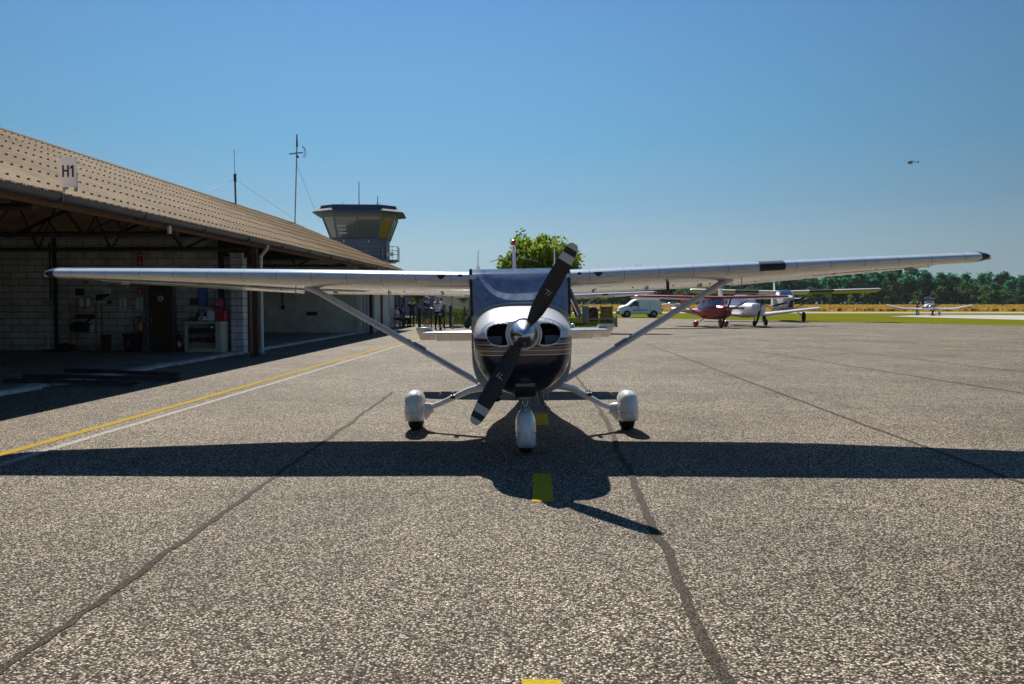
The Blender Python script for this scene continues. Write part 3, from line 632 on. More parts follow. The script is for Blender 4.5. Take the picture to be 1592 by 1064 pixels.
    stp.prism([(6.62,1.75),(7.1,1.75),(7.25,2.35),(6.95,2.35)], -.047, .047, 'x'); stp.build('fin_stripe', M['navy'], fo)
    bc = MB(); bc.lathe([(.045,0),(.045,.05),(.035,.085),(.012,.10)], (0,7.15,2.49), 'z', 16); bc.build('beacon', M['red_beacon'], fo)
    va = MB()
    for s in (-1, 1): va.tube([(s*.02,7.0,2.30),(s*.42,7.25,2.215)], .006, 6)
    va.build('navigation_antenna', M['steel'], fo)
    for x, y in ((-.49,2.55),(.44,2.55)):
        an = MB(); an.tube([(x,y,1.90),(x,y,1.95)], .022, 8); an.tube([(x,y,1.95),(x+.004,y+.06,2.14)], [.008,.005], 6); an.build('roof_antenna', M['white'], root)
    return root
M['bt'] = mat('blade_tip_white', (0.55,0.55,0.53), 0.5); M['st'] = mat('strut_paint', (0.55,0.58,0.66), 0.3, coat=.6, var=.06)
MAIN = build_main()
c2 = copy_tree(MAIN); c2.location = (1.77, 39.9, 0); c2.rotation_euler = (0, radians(-.6), radians(1.0))
tag(c2, 'white high wing plane parked directly behind the foreground plane, only its wings showing', 'airplane')
# ------------------------------------------------------------------ hangar
M['block'] = block_mat('pale_block_wall', (0.74,0.72,0.68), (0.66,0.64,0.60), (0.26,0.25,0.24))
M['blockw'] = block_mat('painted_block_wall', (0.66,0.66,0.68), (0.58,0.58,0.60), (0.22,0.22,0.23), 0.42, 0.2, 0.012, 'sum')
M['greenwall'] = mat('pale_green_render', (0.62,0.63,0.53), 0.9, var=0.18, scale=0.9, dirt=0.35)
M['cream'] = mat('cream_render', (0.55,0.56,0.47), 0.85, var=0.1, scale=1.1, dirt=0.2)
M['roof'] = mat('sand_sheet_roof', (0.55,0.385,0.20), 0.6, metal=0.0, var=0.16, scale=0.8, dirt=0.35, spec=0.05)
M['bolt'] = mat('dark_fixing', (0.09,0.065,0.04), 0.9, spec=0.1)
M['rust'] = mat('red_brown_steel', (0.10,0.045,0.035), 0.6, var=0.25, scale=9)
M['gutter'] = mat('grey_gutter', (0.07,0.075,0.095), 0.45, metal=0.1, var=0.2, scale=3)
M['pipe'] = mat('pale_downpipe', (0.50,0.48,0.46), 0.5, var=0.12)
M['darksteel'] = mat('dark_roof_steel', (0.05,0.05,0.05), 0.7, var=0.3)
M['woodtrim'] = mat('brown_timber', (0.11,0.05,0.022), 0.7, var=0.3, scale=12)
M['doorwood'] = mat('dark_brown_door', (0.09,0.05,0.028), 0.7, var=0.35, scale=7, dirt=0.3)
M['shelfwood'] = mat('orange_timber', (0.36,0.17,0.06), 0.7, var=0.2, scale=10)
M['red'] = mat('red_paint', (0.48,0.02,0.025), 0.35, var=0.1, coat=.5)
M['redsign'] = mat('red_sign_face', (0.42,0.02,0.02), 0.5, var=0.05)
M['paper'] = mat('white_paper', (0.80,0.82,0.90), 0.8, var=0.04)
M['ink'] = mat('dark_ink', (0.03,0.03,0.04), 0.8)
M['blueposter'] = mat('blue_poster', (0.10,0.16,0.50), 0.6, var=0.15)
M['pinkp'] = mat('pink_plastic', (0.55,0.13,0.20), 0.35, var=0.06)
M['plastic'] = mat('white_plastic', (0.68,0.70,0.72), 0.35, var=0.05)
M['bin'] = mat('black_bin', (0.025,0.025,0.027), 0.5)
M['cabinet'] = mat('cream_cabinet', (0.50,0.50,0.40), 0.5, var=0.08, dirt=0.15)
M['yellowst'] = mat('yellow_sticker', (0.50,0.48,0.04), 0.6)
M['tarp'] = mat('dark_blue_tarp', (0.012,0.014,0.022), 0.8, var=0.3, scale=5)
M['shutter'] = mat('brown_shutter', (0.13,0.06,0.04), 0.6, var=0.2)
M['greydoor'] = mat('grey_door', (0.13,0.14,0.15), 0.6, var=0.1)
M['offwhite'] = mat('white_frame', (0.6,0.6,0.58), 0.5)
HX = -8.0
HG = empty('hangar', (HX, 0, 0), -A, 'long open fronted hangar with a sloping sand coloured sheet roof', 'hangar')
MH = Matrix.Translation((HX,0,0)) @ Matrix.Rotation(-A, 4, 'Z'); MHi = MH.inverted()
def HL(v): return MHi @ Vector(v)
Y0, Y1 = 1.0, 49.6
EX, EZ, RX, RZ = 0.25, 3.2, -6.25, 6.03
sl_ = (RZ-EZ)/(EX-RX)
def roof_sheet(name, x0, z0, x1, z1, fix=True):
    b = MB(); prof = []; y = Y0; k = 0
    pitch = 0.27
    while y < Y1:
        prof += [(y,0),(y+.03,.0),(y+.045,.014),(y+.06,.014),(y+.075,0),(y+.10,0),(y+.12,.022),(y+.15,.022),(y+.17,0),(y+.20,0),(y+.215,.014),(y+.23,.014),(y+.245,0)]
        y += pitch
    L = [(x0, yy, z0+h) for yy, h in prof]; R = [(x1, yy, z1+h) for yy, h in prof]; n = len(prof)
    b.add(L+R, [(i, i+1, n+i+1, n+i) for i in range(n-1)])
    b.add([(x,yy,z-.02) for x,yy,z in L]+[(x,yy,z-.02) for x,yy,z in R], [(i, n+i, n+i+1, i+1) for i in range(n-1)])
    # row of fixings on each purlin
    for r in range(7):
        t = (r+.4)/7; x = x0+(x1-x0)*t; z = z0+(z1-z0)*t; y = Y0+.135
        while y < Y1 and fix:
            b.box((x,y,z+.032),(.034,.034,.026),1); y += pitch
    return b.build(name, [M['roof'], M['bolt']], HG, smooth=0, fix=False)
roof_sheet('roof', EX+.08, EZ+.04, RX, RZ+.04)
roof_sheet('roof', -12.9, EZ+.04, RX, RZ+.04, False)
b = MB(); b.loft([[(RX-.22,y,RZ-.02),(RX,y,RZ+.085),(RX+.22,y,RZ-.02),(RX,y,RZ+.05)] for y in (Y0,Y1)]); b.build('ridge_cap', M['bolt'], HG, smooth=0)
b = MB(); rings = []
for y in (Y0, Y1):
    rings.append([(EX+.10+.115*cos(a), y, EZ-.0+.115*sin(a)) for a in [pi+pi*i/10 for i in range(11)]] + [(EX+.10+.105*cos(a), y, EZ-.0+.105*sin(a)) for a in [2*pi-pi*i/10 for i in range(11)]])
b.loft(rings)
y = Y0+1
while y < Y1: b.box((EX+.10,y,EZ-.065),(.25,.03,.12)); y += 2.9
b.build('gutter', M['gutter'], HG, smooth=40)
b = MB(); b.box((EX-.05,(Y0+Y1)/2,EZ-.09),(.04,Y1-Y0,.20)); b.build('fascia', M['woodtrim'], HG)
b = MB(); b.box((-.25,(Y0+Y1)/2,EZ+.03),(.12,Y1-Y0,.16)); b.build('eave_beam', M['darksteel'], HG)
for k in range(7):                                                                   # purlins under the sheet
    t = (k+.5)/7; b = MB(); b.box((EX+(RX-EX)*t, (Y0+Y1)/2, EZ+(RZ-EZ)*t-.10),(.08,Y1-Y0-.4,.14)); b.build('purlin', M['darksteel'], HG)
for y in (3.0,8.3,13.6,18.9,24.2,30,35.4):                                                # trusses
    b = MB()
    def bar(p, q, w=.05): b.tube([(p[0],y,p[1]),(q[0],y,q[1])], w, 4)
    bot = 3.0; bar((0,bot),(-12.5,bot),.06); bar((0,EZ-.2),(RX,RZ-.22),.06); bar((RX,RZ-.22),(-12.5,EZ-.2),.06)
    for i in range(6):
        xa = -i*12.5/6; xb = -(i+.5)*12.5/6; xc = -(i+1)*12.5/6
        top = lambda x: EZ-.2+(RZ-EZ)*(1-abs(x-RX)/6.25)
        bar((xa,bot),(xb,top(xb)),.035); bar((xb,top(xb)),(xc,bot),.035)
    b.build('truss', M['darksteel'], HG, smooth=0)
for yy in (8.0, 24.04, 40.4):
    b = MB(); b.box((0,yy,1.6),(.14,.012,3.2)); b.box((-.07,yy,1.6),(.012,.12,3.2)); b.box((.07,yy,1.6),(.012,.12,3.2)); b.box((0,yy,.02),(.26,.24,.04)); b.build('post', M['rust'], HG)
    b = MB(); b.tube([(.35,yy+.05,3.10),(.35,yy+.05,3.02),(.14,yy+.10,2.78),(.14,yy+.10,.14),(.19,yy+.02,.05)], .052, 12)
    for z in (.5,1.3,2.1,2.75): b.tube([(.14,yy+.10,z),(.14,yy+.10,z+.05)], .062, 12)
    b.build('downpipe', M['pipe'], HG, smooth=50)
# walls
b = MB(); b.box((-6.75,25.75,1.72),(11.7,.2,3.44)); pw = b.build('partition_wall', M['block'], HG)
b = MB(); b.box((-.9+.02,25.35,1.45),(.36,.62,2.9)); b.box((-.89,25.35,2.92),(.40,.66,.04)); b.build('wall_pier', M['blockw'], HG, bevel=.008)
b = MB(); b.box((-.66,25.5,1.55),(.08,.14,3.1)); b.build('timber_post', M['woodtrim'], HG)
b = MB(); b.box((-1.55,25.62,1.7),(.16,.06,3.4)); b.build('steel_stanchion', M['darksteel'], HG)
b = MB(); b.box((-6.6,25.60,1.72),(.09,.08,3.44)); b.tube([(-6.75,25.6,3.3),(-6.75,25.6,1.5),(-6.9,25.6,1.5)], .02, 8); b.build('cable_duct', M['darksteel'], HG)
b = MB(); b.box((-6.7,40.95,1.75),(11.9,.22,3.5)); b.box((-4.2,40.80,3.2),(6.6,.06,.35)); b.build('cross_wall', M['greenwall'], HG)
b = MB(); b.tube([(-4.3,40.8,2.9),(-4.3,40.8,1.25)], .03, 8); b.tube([(-3.6,40.8,2.2),(-3.6,40.8,1.9)], .03, 8); b.box((-4.3,40.8,1.25),(.14,.1,.2)); b.box((-2.9,40.79,.95),(.5,.03,.18)); b.build('conduit', M['darksteel'], HG)
b = MB(); b.box((-12.55,(Y0+Y1)/2,1.6),(.2,Y1-Y0,3.2)); b.build('rear_wall', M['block'], HG)
b = MB(); b.box((-6.4,Y1-.1,1.6),(11.5,.18,3.2)); b.prism([(-12.4,3.2),(-.1,3.2),(RX,RZ-.05)], Y1-.19, Y1-.01, 'y'); b.build('gable_wall', M['greenwall'], HG)
b = MB(); b.prism([(-12.4,3.2),(-.1,3.2),(RX,RZ-.05)], 40.86, 41.04, 'y'); b.build('gable_infill', M['darksteel'], HG)
b = MB(); b.box((-6.4,Y0+.1,1.6),(11.5,.18,3.2)); b.build('end_wall', M['block'], HG)
b = MB(); b.box((-.85,45.4,1.55),(.2,9.0,3.1)); b.build('front_wall', M['cream'], HG)
b = MB(); b.box((-.70,42.9,1.30),(.08,2.9,2.60)); b.box((-.67,41.25,1.3),(.10,.10,2.6),1); b.box((-.67,43.0,1.3),(.10,.10,2.6),1); b.box((-.645,42.0,1.3),(.03,.05,2.5),1); sdo = b.build('sliding_door', [M['greydoor'], M['offwhite']], HG)
b = MB()
for k in range(14): b.box((-.645,43.1+.065*k,1.3),(.03,.05,2.5))
b.build('shutter', M['shutter'], HG)
b = MB(); b.tube([(-.68,46.9,.1),(-.68,46.9,3.0)], .06, 10); b.build('downpipe', M['shutter'], HG)
# floor
b = MB(); n = 160; L = []; 
for i in range(n+1):
    y = Y0+(Y1-Y0)*i/n; L.append((-.62+random.uniform(-.05,.05)-(.10 if random.random()<.12 else 0), y))
b.loft([[(x,y,z) for x,y,z in ((-12.5,y,.0),(-12.5,y,.05),(x-.28,y,.052),(x-.28,y,.0))] for x,y in L]); b.build('floor_slab', M['slab'], HG, smooth=0)
b = MB(); b.loft([[(x-.275,y,.0),(x-.275,y,.062+random.uniform(-.012,.012)),(x-.05,y,.058+random.uniform(-.015,.012)),(x,y,.0)] for x,y in L]); b.build('floor_edging', M['curb'], HG, smooth=0)
# floodlight brackets below the gutter
p = HL(P(132,322,17.9)); b = MB(); b.box((EX+.05,p.y,EZ-.20),(.05,.10,.16)); b.tube([(EX+.05,p.y,EZ-.12),(EX+.05,p.y,EZ-.03)], .012, 6)
o = b.build('gutter_light', M['offwhite'], HG, bevel=.01)

# things on the hangar
def hthing(name, mb, mats, label, cat, group=None, **kw):
    o = mb.build(name, mats, **kw); return tag(o, label, cat, group)
# H1 sign
q = P(115.5,272,16.0); hl = HL(q); ys = hl.y
t = empty('hangar_sign', MH @ Vector((EX+.10, 14.0, EZ+.15)), -A, 'white board reading H1 standing on the edge of the sand coloured roof', 'sign')
b = MB(); b.box((0,0,.25),(.26,.02,.47)); b.build('board', M['paper'], t, bevel=.003)
k_ = MB()
for x, z, w, h in ((-.085,.27,.028,.19),(-.005,.27,.028,.19),(-.045,.275,.055,.028),(.075,.27,.03,.19)): k_.box((x,-.0125,z),(w,.004,h))
k_.prism([(.088,.365),(.062,.365),(.022,.325),(.022,.297),(.06,.325)], -.0135, -.0105, 'y'); k_.build('lettering', M['ink'], t, smooth=0)
b = MB(); b.box((-.1,.03,.1),(.03,.05,.3)); b.box((.1,.03,.1),(.03,.05,.3)); b.build('bracket', M['steel'], t)
YW = 25.42
def wall_pos(px, py, y=YW):
    return P(px, py, y)
def panel(name, x0, y0, x1, y1, m, label, cat, marks=None, group=None, Y=YW, th=.02, mk=None):
    a, c = P(x0,y0,Y), P(x1,y1,Y); w, h = abs(c.x-a.x), abs(a.z-c.z)
    t = empty(name, ((a.x+c.x)/2, Y, (a.z+c.z)/2), -A, label, cat, group)
    b = MB(); b.box((0,0,0),(w,th,h)); b.build('face', m, t)
    if marks:
        k = MB()
        for mx_, mz, mw, mh in marks: k.box((mx_*w,-th/2-.002,mz*h),(mw*w,.003,mh*h))
        k.build('printing', mk or M['ink'], t)
    return t
lines = [(0,.38-.11*k,.62-.2*(k%3==2),.03) for k in range(7)]
panel('fire_sign', 213,393,222,414, M['redsign'], 'tall red fire sign with a white downward arrow high on the block wall', 'sign', [(0,-.1,.14,.36),(-.16,-.26,.3,.06),(.16,-.26,.3,.06),(0,-.36,.2,.10),(-.12,.32,.2,.18),(.2,.33,.12,.2)], mk=M['paper'])
panel('fire_sign', 213.5,448,221,459, M['redsign'], 'small red sign with a white extinguisher symbol left of the brown door', 'sign', [(.08,-.05,.26,.6),(-.12,.28,.3,.12)], mk=M['paper'])
panel('notice', 160.5,448.5,172,456, M['paper'], 'landscape paper notice on the wall above the long trough', 'notice', [(0,.15,.7,.08),(0,-.1,.6,.08)])
panel('notice', 186,464,196,480, M['paper'], 'upright paper notice left of the one beside the door', 'notice', lines+[(0,-.36,.3,.10)])
panel('notice', 211.5,464,222.5,480, M['paper'], 'upright paper notice next to the left door frame', 'notice', lines+[(.05,-.38,.2,.10)])
panel('poster', 309,447.5,324,477, M['blueposter'], 'tall blue poster with a column of dark marks', 'poster', [(.28,.3-.17*k,.14,.10) for k in range(5)]+[(-.15,.0,.45,.004)])
panel('picture', 295,464,308,474, M['ink'], 'small dark framed picture left of the blue poster', 'picture', [(-.2,0,.28,.6),(.2,0,.28,.6)], mk=M['rust'])
panel('sticker', 131,436,138,443, M['yellowst'], 'yellow sticker on the wall just under the wing', 'sticker', [(0,0,.5,.4)])
panel('sticker', 279.5,458.5,285,461, M['yellowst'], 'thin yellow green sticker beside the right door frame', 'sticker')
panel('wall_board', 117,449,131,459.5, M['bin'], 'dark board fixed to the wall above the timber shelves', 'board', [(-.25,.1,.2,.5),(.2,-.1,.25,.5)])
# door
a, c = P(231.5,444,YW), P(270,549,YW); w, h = c.x-a.x, a.z-.05
t = empty('door', ((a.x+c.x)/2, YW, .05), -A, 'dark brown timber door in the block partition with a round pale sign', 'door')
b = MB(); b.box((0,0,h/2),(w,.05,h)); b.build('door_leaf', M['doorwood'], t, bevel=.006)
b = MB(); b.box((-w/2-.05,-.01,h/2),(.09,.1,h+.1)); b.box((w/2+.05,-.01,h/2),(.09,.1,h+.1)); b.box((0,-.01,h+.06),(w+.02,.1,.09)); b.build('door_frame', M['greydoor'], t)
b = MB(); b.lathe([(.085,0),(.085,.006)], (0,-.031,h*.80), 'y', 24); b.lathe([(.05,0),(.05,.004)], (0,-.034,h*.80), 'y', 20, 1); b.box((0,-.037,h*.8),(.10,.004,.018)); b.build('round_sign', [M['paper'], M['ink']], t)
b = MB(); b.box((-w/2+.07,-.03,h*.47),(.03,.02,.14)); b.tube([(-w/2+.07,-.04,h*.48),(-w/2+.07,-.07,h*.48),(-w/2+.17,-.07,h*.48)], .009, 8); b.build('handle', M['chrome'], t)
def extinguisher(loc, rz, label, hgt=.55, r=.085, hose=True):
    t = empty('fire_extinguisher', loc, rz, label, 'extinguisher')
    b = MB(); b.lathe([(r*.9,0),(r,.02),(r,hgt*.78),(r*.8,hgt*.86),(r*.35,hgt*.92),(r*.35,hgt*.95)], (0,0,0), 'z', 20); b.build('cylinder', M['red'], t, smooth=50)
    b = MB(); b.box((0,0,hgt*.98),(.05,.06,.05)); b.box((0,-.06,hgt*1.03),(.03,.16,.018),0,(.2,0,0)); b.build('valve', M['black'], t)
    b = MB(); b.loft([[(r*1.01*cos(a), r*1.01*sin(a), z) for a in [pi*1.15+pi*.7*i/10 for i in range(11)]] for z in (hgt*.3,hgt*.62)], 0, (False,False), False); b.build('data_label', M['yellowst'] if hose else M['paper'], t, fix=False)
    if hose:
        b = MB(); b.tube([(0,0,hgt*.98),(-.14,-.02,hgt*1.0),(-.20,-.03,hgt*.8),(-.17,-.04,hgt*.45),(-.10,-.05,hgt*.25)], .014, 8); b.build('hose', M['black'], t, smooth=60)
    return t
p = P(218.5,522,25.25); extinguisher(p, -A, 'red fire extinguisher with a black hose hung on the wall left of the door', .55, .075)
p = P(280,551,25.0); extinguisher((p.x,p.y,.052), -A, 'small red fire extinguisher standing on the floor left of the cream cabinet', .48, .075, False)
# shelving
xa, xb = P(113,500,25.1).x, P(155,500,25.1).x
t = empty('shelf_unit', ((xa+xb)/2,25.12,.052), -A, 'open timber shelf unit against the partition wall', 'shelves'); w = (xb-xa)
for sx in (-1,1):
    for sy in (-.17,.17):
        b = MB(); b.box((sx*(w/2-.02),sy,.72 if sy<0 else .78),(.04,.035,1.44 if sy<0 else 1.56)); b.build('upright', M['shelfwood'], t)
for z in (.12,.56,.98,1.30):
    b = MB(); b.box((0,0,z),(w-.02,.36,.025)); b.build('shelf', M['shelfwood'] if z != .98 else M['bin'], t)
def bottle(loc, h, r, m, label, name='bottle', cap=None):
    t = empty(name, loc, 0, label, 'bottle')
    b = MB(); b.lathe([(r*.9,0),(r,.015),(r,h*.68),(r*.75,h*.78),(r*.32,h*.86),(r*.32,h*.92)], n=14); b.build('body', m, t, smooth=45)
    b = MB(); b.lathe([(r*.36,h*.9),(r*.36,h)], n=12); b.build('cap', cap or M['ink'], t); return t
sx0 = (xa+xb)/2
bottle((sx0+.20,25.02,.052+.573), .26,.06, M['plastic'], 'white plastic bottle beside the dark bag on the lower shelf')
M['greenlab'] = mat('pale_green_plastic', (0.25,0.5,0.42), 0.4)
bottle((sx0+.37,25.02,.052+.573), .30,.05, M['greenlab'], 'pale green bottle at the right end of the lower shelf')
bottle((sx0-.11,25.05,.052+1.313), .28,.055, M['plastic'], 'white bottle on the top shelf, left one of two')
bottle((sx0+.08,25.05,.052+1.313), .30,.06, M['plastic'], 'white bottle on the top shelf, right one of two with a dark cap')
b = MB(); b.loft([sup(.30*k, .30*k2, 0.0, y, 18, 2.3, 3) for y,k,k2 in ((-.13,.8,.7),(-.08,1,1),(.08,1,1.05),(.13,.8,.7))]); b.tube([(.12,0,.25),(.34,0,.40),(.42,0,.42)], .035, 8)
hthing('tool_bag', b, M['bin'], 'black tool bag with a nozzle lying on the lower shelf', 'bag', loc=(sx0-.16,25.06,.052+.573), rz=-A)
b = MB(); b.loft([sup(.32,.11,0,y,14,2.2,3) for y in (-.1,.1)]); hthing('folded_cloth', b, M['rust'], 'dark crumpled cloth on the middle shelf', 'cloth', loc=(sx0,25.08,.052+.993), rz=-A, bevel=.02)
# trough on wall bracket
a = P(160,470,25.2); b = MB(); b.box((0,0,0),(.42,.18,.05)); b.box((.20,0,.0),(.05,.2,.09),1); b.loft([[(-.2,y,.03),(.2,y,.20),(.22,y,.24),(-.2,y,.22)] for y in (-.02,.03)],1); hthing('wall_tray', b, [M['paper'],M['ink']], 'white tray with a dark tool above it fixed to the wall', 'tray', loc=a, rz=-A)
# bins
def bin_(px, py, w, h, m, rim, label, lab=None):
    p = P(px, py, 25.0); t = empty('waste_bin', (p.x, 25.0, .052), -A, label, 'bin'); b = MB()
    b.loft([[(-w*.42*k,-w*.4*k,z),(w*.42*k,-w*.4*k,z),(w*.42*k,w*.4*k,z),(-w*.42*k,w*.4*k,z)] for z,k in ((0,.95),(h,1.12))]); b.build('body', m, t, bevel=.02)
    b = MB(); b.box((0,0,h+.02),(w*1.02,w*.98,.07)); b.build('rim', rim, t, bevel=.015)
    if lab: b = MB(); b.box((-w*.12,-w*.44,h*.5),(w*.16,.01,h*.4),0,(-.06,.25,0)); b.build('sticker', lab, t)
bin_(165.5,549,.25,.44, M['rust'], M['bin'], 'small brown waste bin with a dark lid by the shelf unit')
bin_(207.5,550,.46,.48, M['bin'], M['bin'], 'wide black waste bin with a red mark left of the door', M['red'])
# mop and sack
a, c = P(74,545,25.1), P(85,474,25.3); b = MB(); b.tube([(0,0,.04),(c.x-a.x,.2,c.z-.05)], .014, 8); b.build; t = empty('mop', (a.x,25.1,.052), 0, 'pale handled mop leaning on the block wall', 'mop'); b.build('handle', M['chrome'], t)
b = MB(); b.box((0,0,.03),(.34,.10,.05)); b.build('head', M['ink'], t, bevel=.01)
b = MB(); b.loft([sup(.27*k,.26*k2,0,y,18,2.0,4) for y,k,k2 in ((-.2,.5,.5),(-.12,.9,.85),(.02,1,1),(.16,.6,.6))]); hthing('sack', b, M['tarp'], 'black sack slumped on the floor left of the shelf unit', 'sack', loc=(P(104,548,25.0).x,25.0,.05), rz=0)
# cabinet
xa, xb = P(286,520,24.6).x, P(345,520,24.6).x; w = xb-xa; zt = P(300,500,24.6).z; H = zt-.052
t = empty('cabinet', ((xa+xb)/2, 24.85, .052), -A, 'cream metal cabinet with open front holding two black trays', 'cabinet')
b = MB(); b.box((-w/2+.02,0,H/2),(.04,.5,H)); b.box((w/2-.02,0,H/2),(.04,.5,H)); b.box((0,0,H-.02),(w-.085,.5,.04)); b.box((0,0,.04),(w-.085,.5,.08)); b.box((0,.235,H/2),(w-.085,.02,H-.13)); b.build('carcass', M['cabinet'], t, bevel=.004)
b = MB(); b.box((-w/2+.07,-.26,H/2),(.08,.02,H-.04)); b.box((w/2-.10,-.26,H/2),(.14,.02,H-.04)); b.box((0,-.262,H-.035),(w-.32,.02,.06)); b.box((0,-.262,.06),(w-.32,.02,.10)); b.build('front_frame', M['cabinet'], t, bevel=.004)
b = MB(); b.box((0,0,H+.012),(w+.04,.54,.022)); b.build('top', M['bin'], t)
for z, hh in ((.36,.10),(.62,.15)):
    b = MB(); b.box((0,-.08,z),(w-.3,.34,hh)); b.build('tray', M['bin'], t, bevel=.01)
for k, px in enumerate((-.22,-.10,.14,.28)):
    b = MB(); b.ball((0,0,.035),(.05,.05,.04),10,6); b.tube([(0,0,.06),(0,0,.10)],.012,6); hthing('red_wheel_chock', b, M['red'], ['red lump at the left end of the lower cabinet tray','second red lump from the left on the lower cabinet tray','third red lump from the left on the lower cabinet tray','red lump at the right end of the lower cabinet tray'][k], 'chock', 'red chocks on the lower cabinet tray', loc=((xa+xb)/2+px,24.70,.052+.41), smooth=60)
b = MB(); b.lathe([(.045,0),(.045,.1),(.02,.13)],n=12); hthing('jar', b, M['chrome'], 'shiny jar on the upper cabinet tray', 'jar', loc=((xa+xb)/2+.22,24.72,.052+.697), smooth=40)
zt = .052+H+.024
xj = P(327.5,490,24.7).x; t = empty('jerrycan', (xj,24.75,zt), -A, 'white plastic jerrycan on top of the cabinet', 'jerrycan')
b = MB(); b.loft([[(-.10*k,-.07,z),(.10*k,-.07,z),(.10*k,.07,z),(-.10*k,.07,z)] for z,k in ((0,1),(.22,1),(.27,.85))]); b.tube([(-.07,0,.24),(-.07,0,.31),(.03,0,.33),(.05,0,.26)], .018, 8); b.build('body', M['plastic'], t, bevel=.02, smooth=40)
b = MB(); b.lathe([(.028,.26),(.028,.32)], (.06,0,0), n=12); b.build('cap', M['ink'], t)
b = MB(); b.box((0,0,.12),(.27,.22,.24)); b.box((0,0,.25),(.29,.24,.03)); hthing('red_box', b, M['red'], 'bright red box at the right end of the cabinet top', 'box', loc=(P(342,490,24.7).x,24.8,zt), rz=-A, bevel=.01)
b = MB(); b.box((0,0,.06),(.17,.16,.11)); b.box((0,-.082,.06),(.09,.003,.04),1); hthing('label_box', b, [M['plastic'],M['ink']], 'white box with a dark label in front of the ear defenders', 'box', loc=(P(314,490,24.6).x,24.66,zt), rz=-A)
b = MB(); b.ball((-.12,0,.12),(.075,.05,.09),12,8); b.ball((.12,0,.12),(.075,.05,.09),12,8); b.tube([(-.12,0,.18),(-.08,0,.27),(.08,0,.27),(.12,0,.18)], .018, 8); hthing('ear_defenders', b, M['bin'], 'black ear defenders on the cabinet top', 'ear defenders', loc=(P(313,490,24.8).x,24.86,zt+.02), smooth=60)
b = MB(); b.box((0,0,.05),(.18,.2,.10)); b.box((0,0,.105),(.19,.21,.012)); hthing('grey_box', b, M['gutter'], 'low grey box at the left end of the cabinet top', 'box', loc=(P(299,490,24.7).x,24.75,zt), rz=-A, bevel=.008)
p = P(340,472,25.2); t = empty('paper_dispenser', (p.x,25.3,p.z), -A, 'pink round paper dispenser on the wall above the red box', 'dispenser')
b = MB(); b.lathe([(.15,-.13),(.16,-.11),(.16,.11),(.15,.13)], (0,0,0), 'x', 24); b.build('drum', M['pinkp'], t, smooth=40)
b = MB(); b.prism([(-.09,-.14),(.10,-.14),(.06,-.26),(-.05,-.24)], -.02, .0, 'y'); b.build('paper', M['pinkp'], t)
# tarp bundle hanging in the corner
p = P(366,388,25.2); b = MB(); b.loft([[(x+random.uniform(-.03,.03),y,z+random.uniform(-.04,.04)) for x,y in ((-.42*k,-.1),(0,-.16),(.42*k,-.1),(.44*k,.1),(0,.12),(-.42*k,.1))] for z,k in ((.35,.9),(.15,1),(-.05,1),(-.22,.8))]); b.loft([[(.38+dx+o_,dy,z) for dx,dy in ((-.05,-.03),(.05,-.03),(.05,.03),(-.05,.03))] for z,o_ in ((-.1,0),(-.3,.03),(-.5,.06))])
hthing('rolled_tarpaulin', b, M['tarp'], 'dark tarpaulin bundled on top of the white block pier', 'tarpaulin', loc=(p.x,25.3,p.z), rz=0, smooth=50)
# rails across the threshold
for (p0, p1), lab in zip((((9,593),(210,598.5)),((39,586.5),(279,591.5)),((103,577),(277,584))), ('longest dark steel rail nearest the camera across the hangar threshold','middle dark steel rail across the hangar threshold','dark steel rail furthest inside the hangar doorway')):
    a, c = G(*p0, .08), G(*p1, .02); d = c-a; L_ = d.length; b = MB(); b.box((L_/2,0,0),(L_,.16,.012)); b.box((L_/2,.075,.03),(L_,.012,.05)); b.box((L_/2,-.075,.03),(L_,.012,.05))
    o = hthing('loading_ramp', b, M['darksteel'], lab, 'ramp', 'steel rails lying across the threshold'); o.location = a; o.rotation_euler = (0, atan2(-d.z, sqrt(d.x**2+d.y**2)), atan2(d.y,d.x))

# annex, garden chairs
t = empty('annex', (0,0,0), 0, 'low pale annex with a glazed door at the far end of the hangar', 'building')
p0, p1 = MH @ Vector((-.78,Y1+.02,0)), MH @ Vector((-.78,55.2,0)); dY = p1-p0; t.location = p0; t.rotation_euler = (0,0,-A)
Ln = dY.length
b = MB(); b.box((-3,Ln/2,1.4),(6,Ln,2.8)); b.build('wall', M['cream'], t)
b = MB(); b.box((-2.9,Ln/2,2.86),(6.6,Ln+.5,.12)); b.build('roof', M['gutter'], t)
b = MB(); b.box((.02,2.75,1.15),(.06,1.5,2.2)); b.build('window', M['darkglass'], t)
b = MB(); 
for yy in (1.95,3.55): b.box((.05,yy,1.15),(.08,.09,2.3))
b.box((.05,2.75,2.28),(.08,1.7,.09)); b.build('window_frame', M['gutter'], t)
b = MB(); b.box((.02,4.35,1.05),(.06,1.0,2.1)); b.box((.045,4.35,1.95),(.04,1.0,.28),1); b.build('door', [M['darkglass'],M['offwhite']], t)
b = MB(); b.box((.05,5.25,1.4),(.12,.22,2.8)); b.build('corner_post', M['rust'], t)
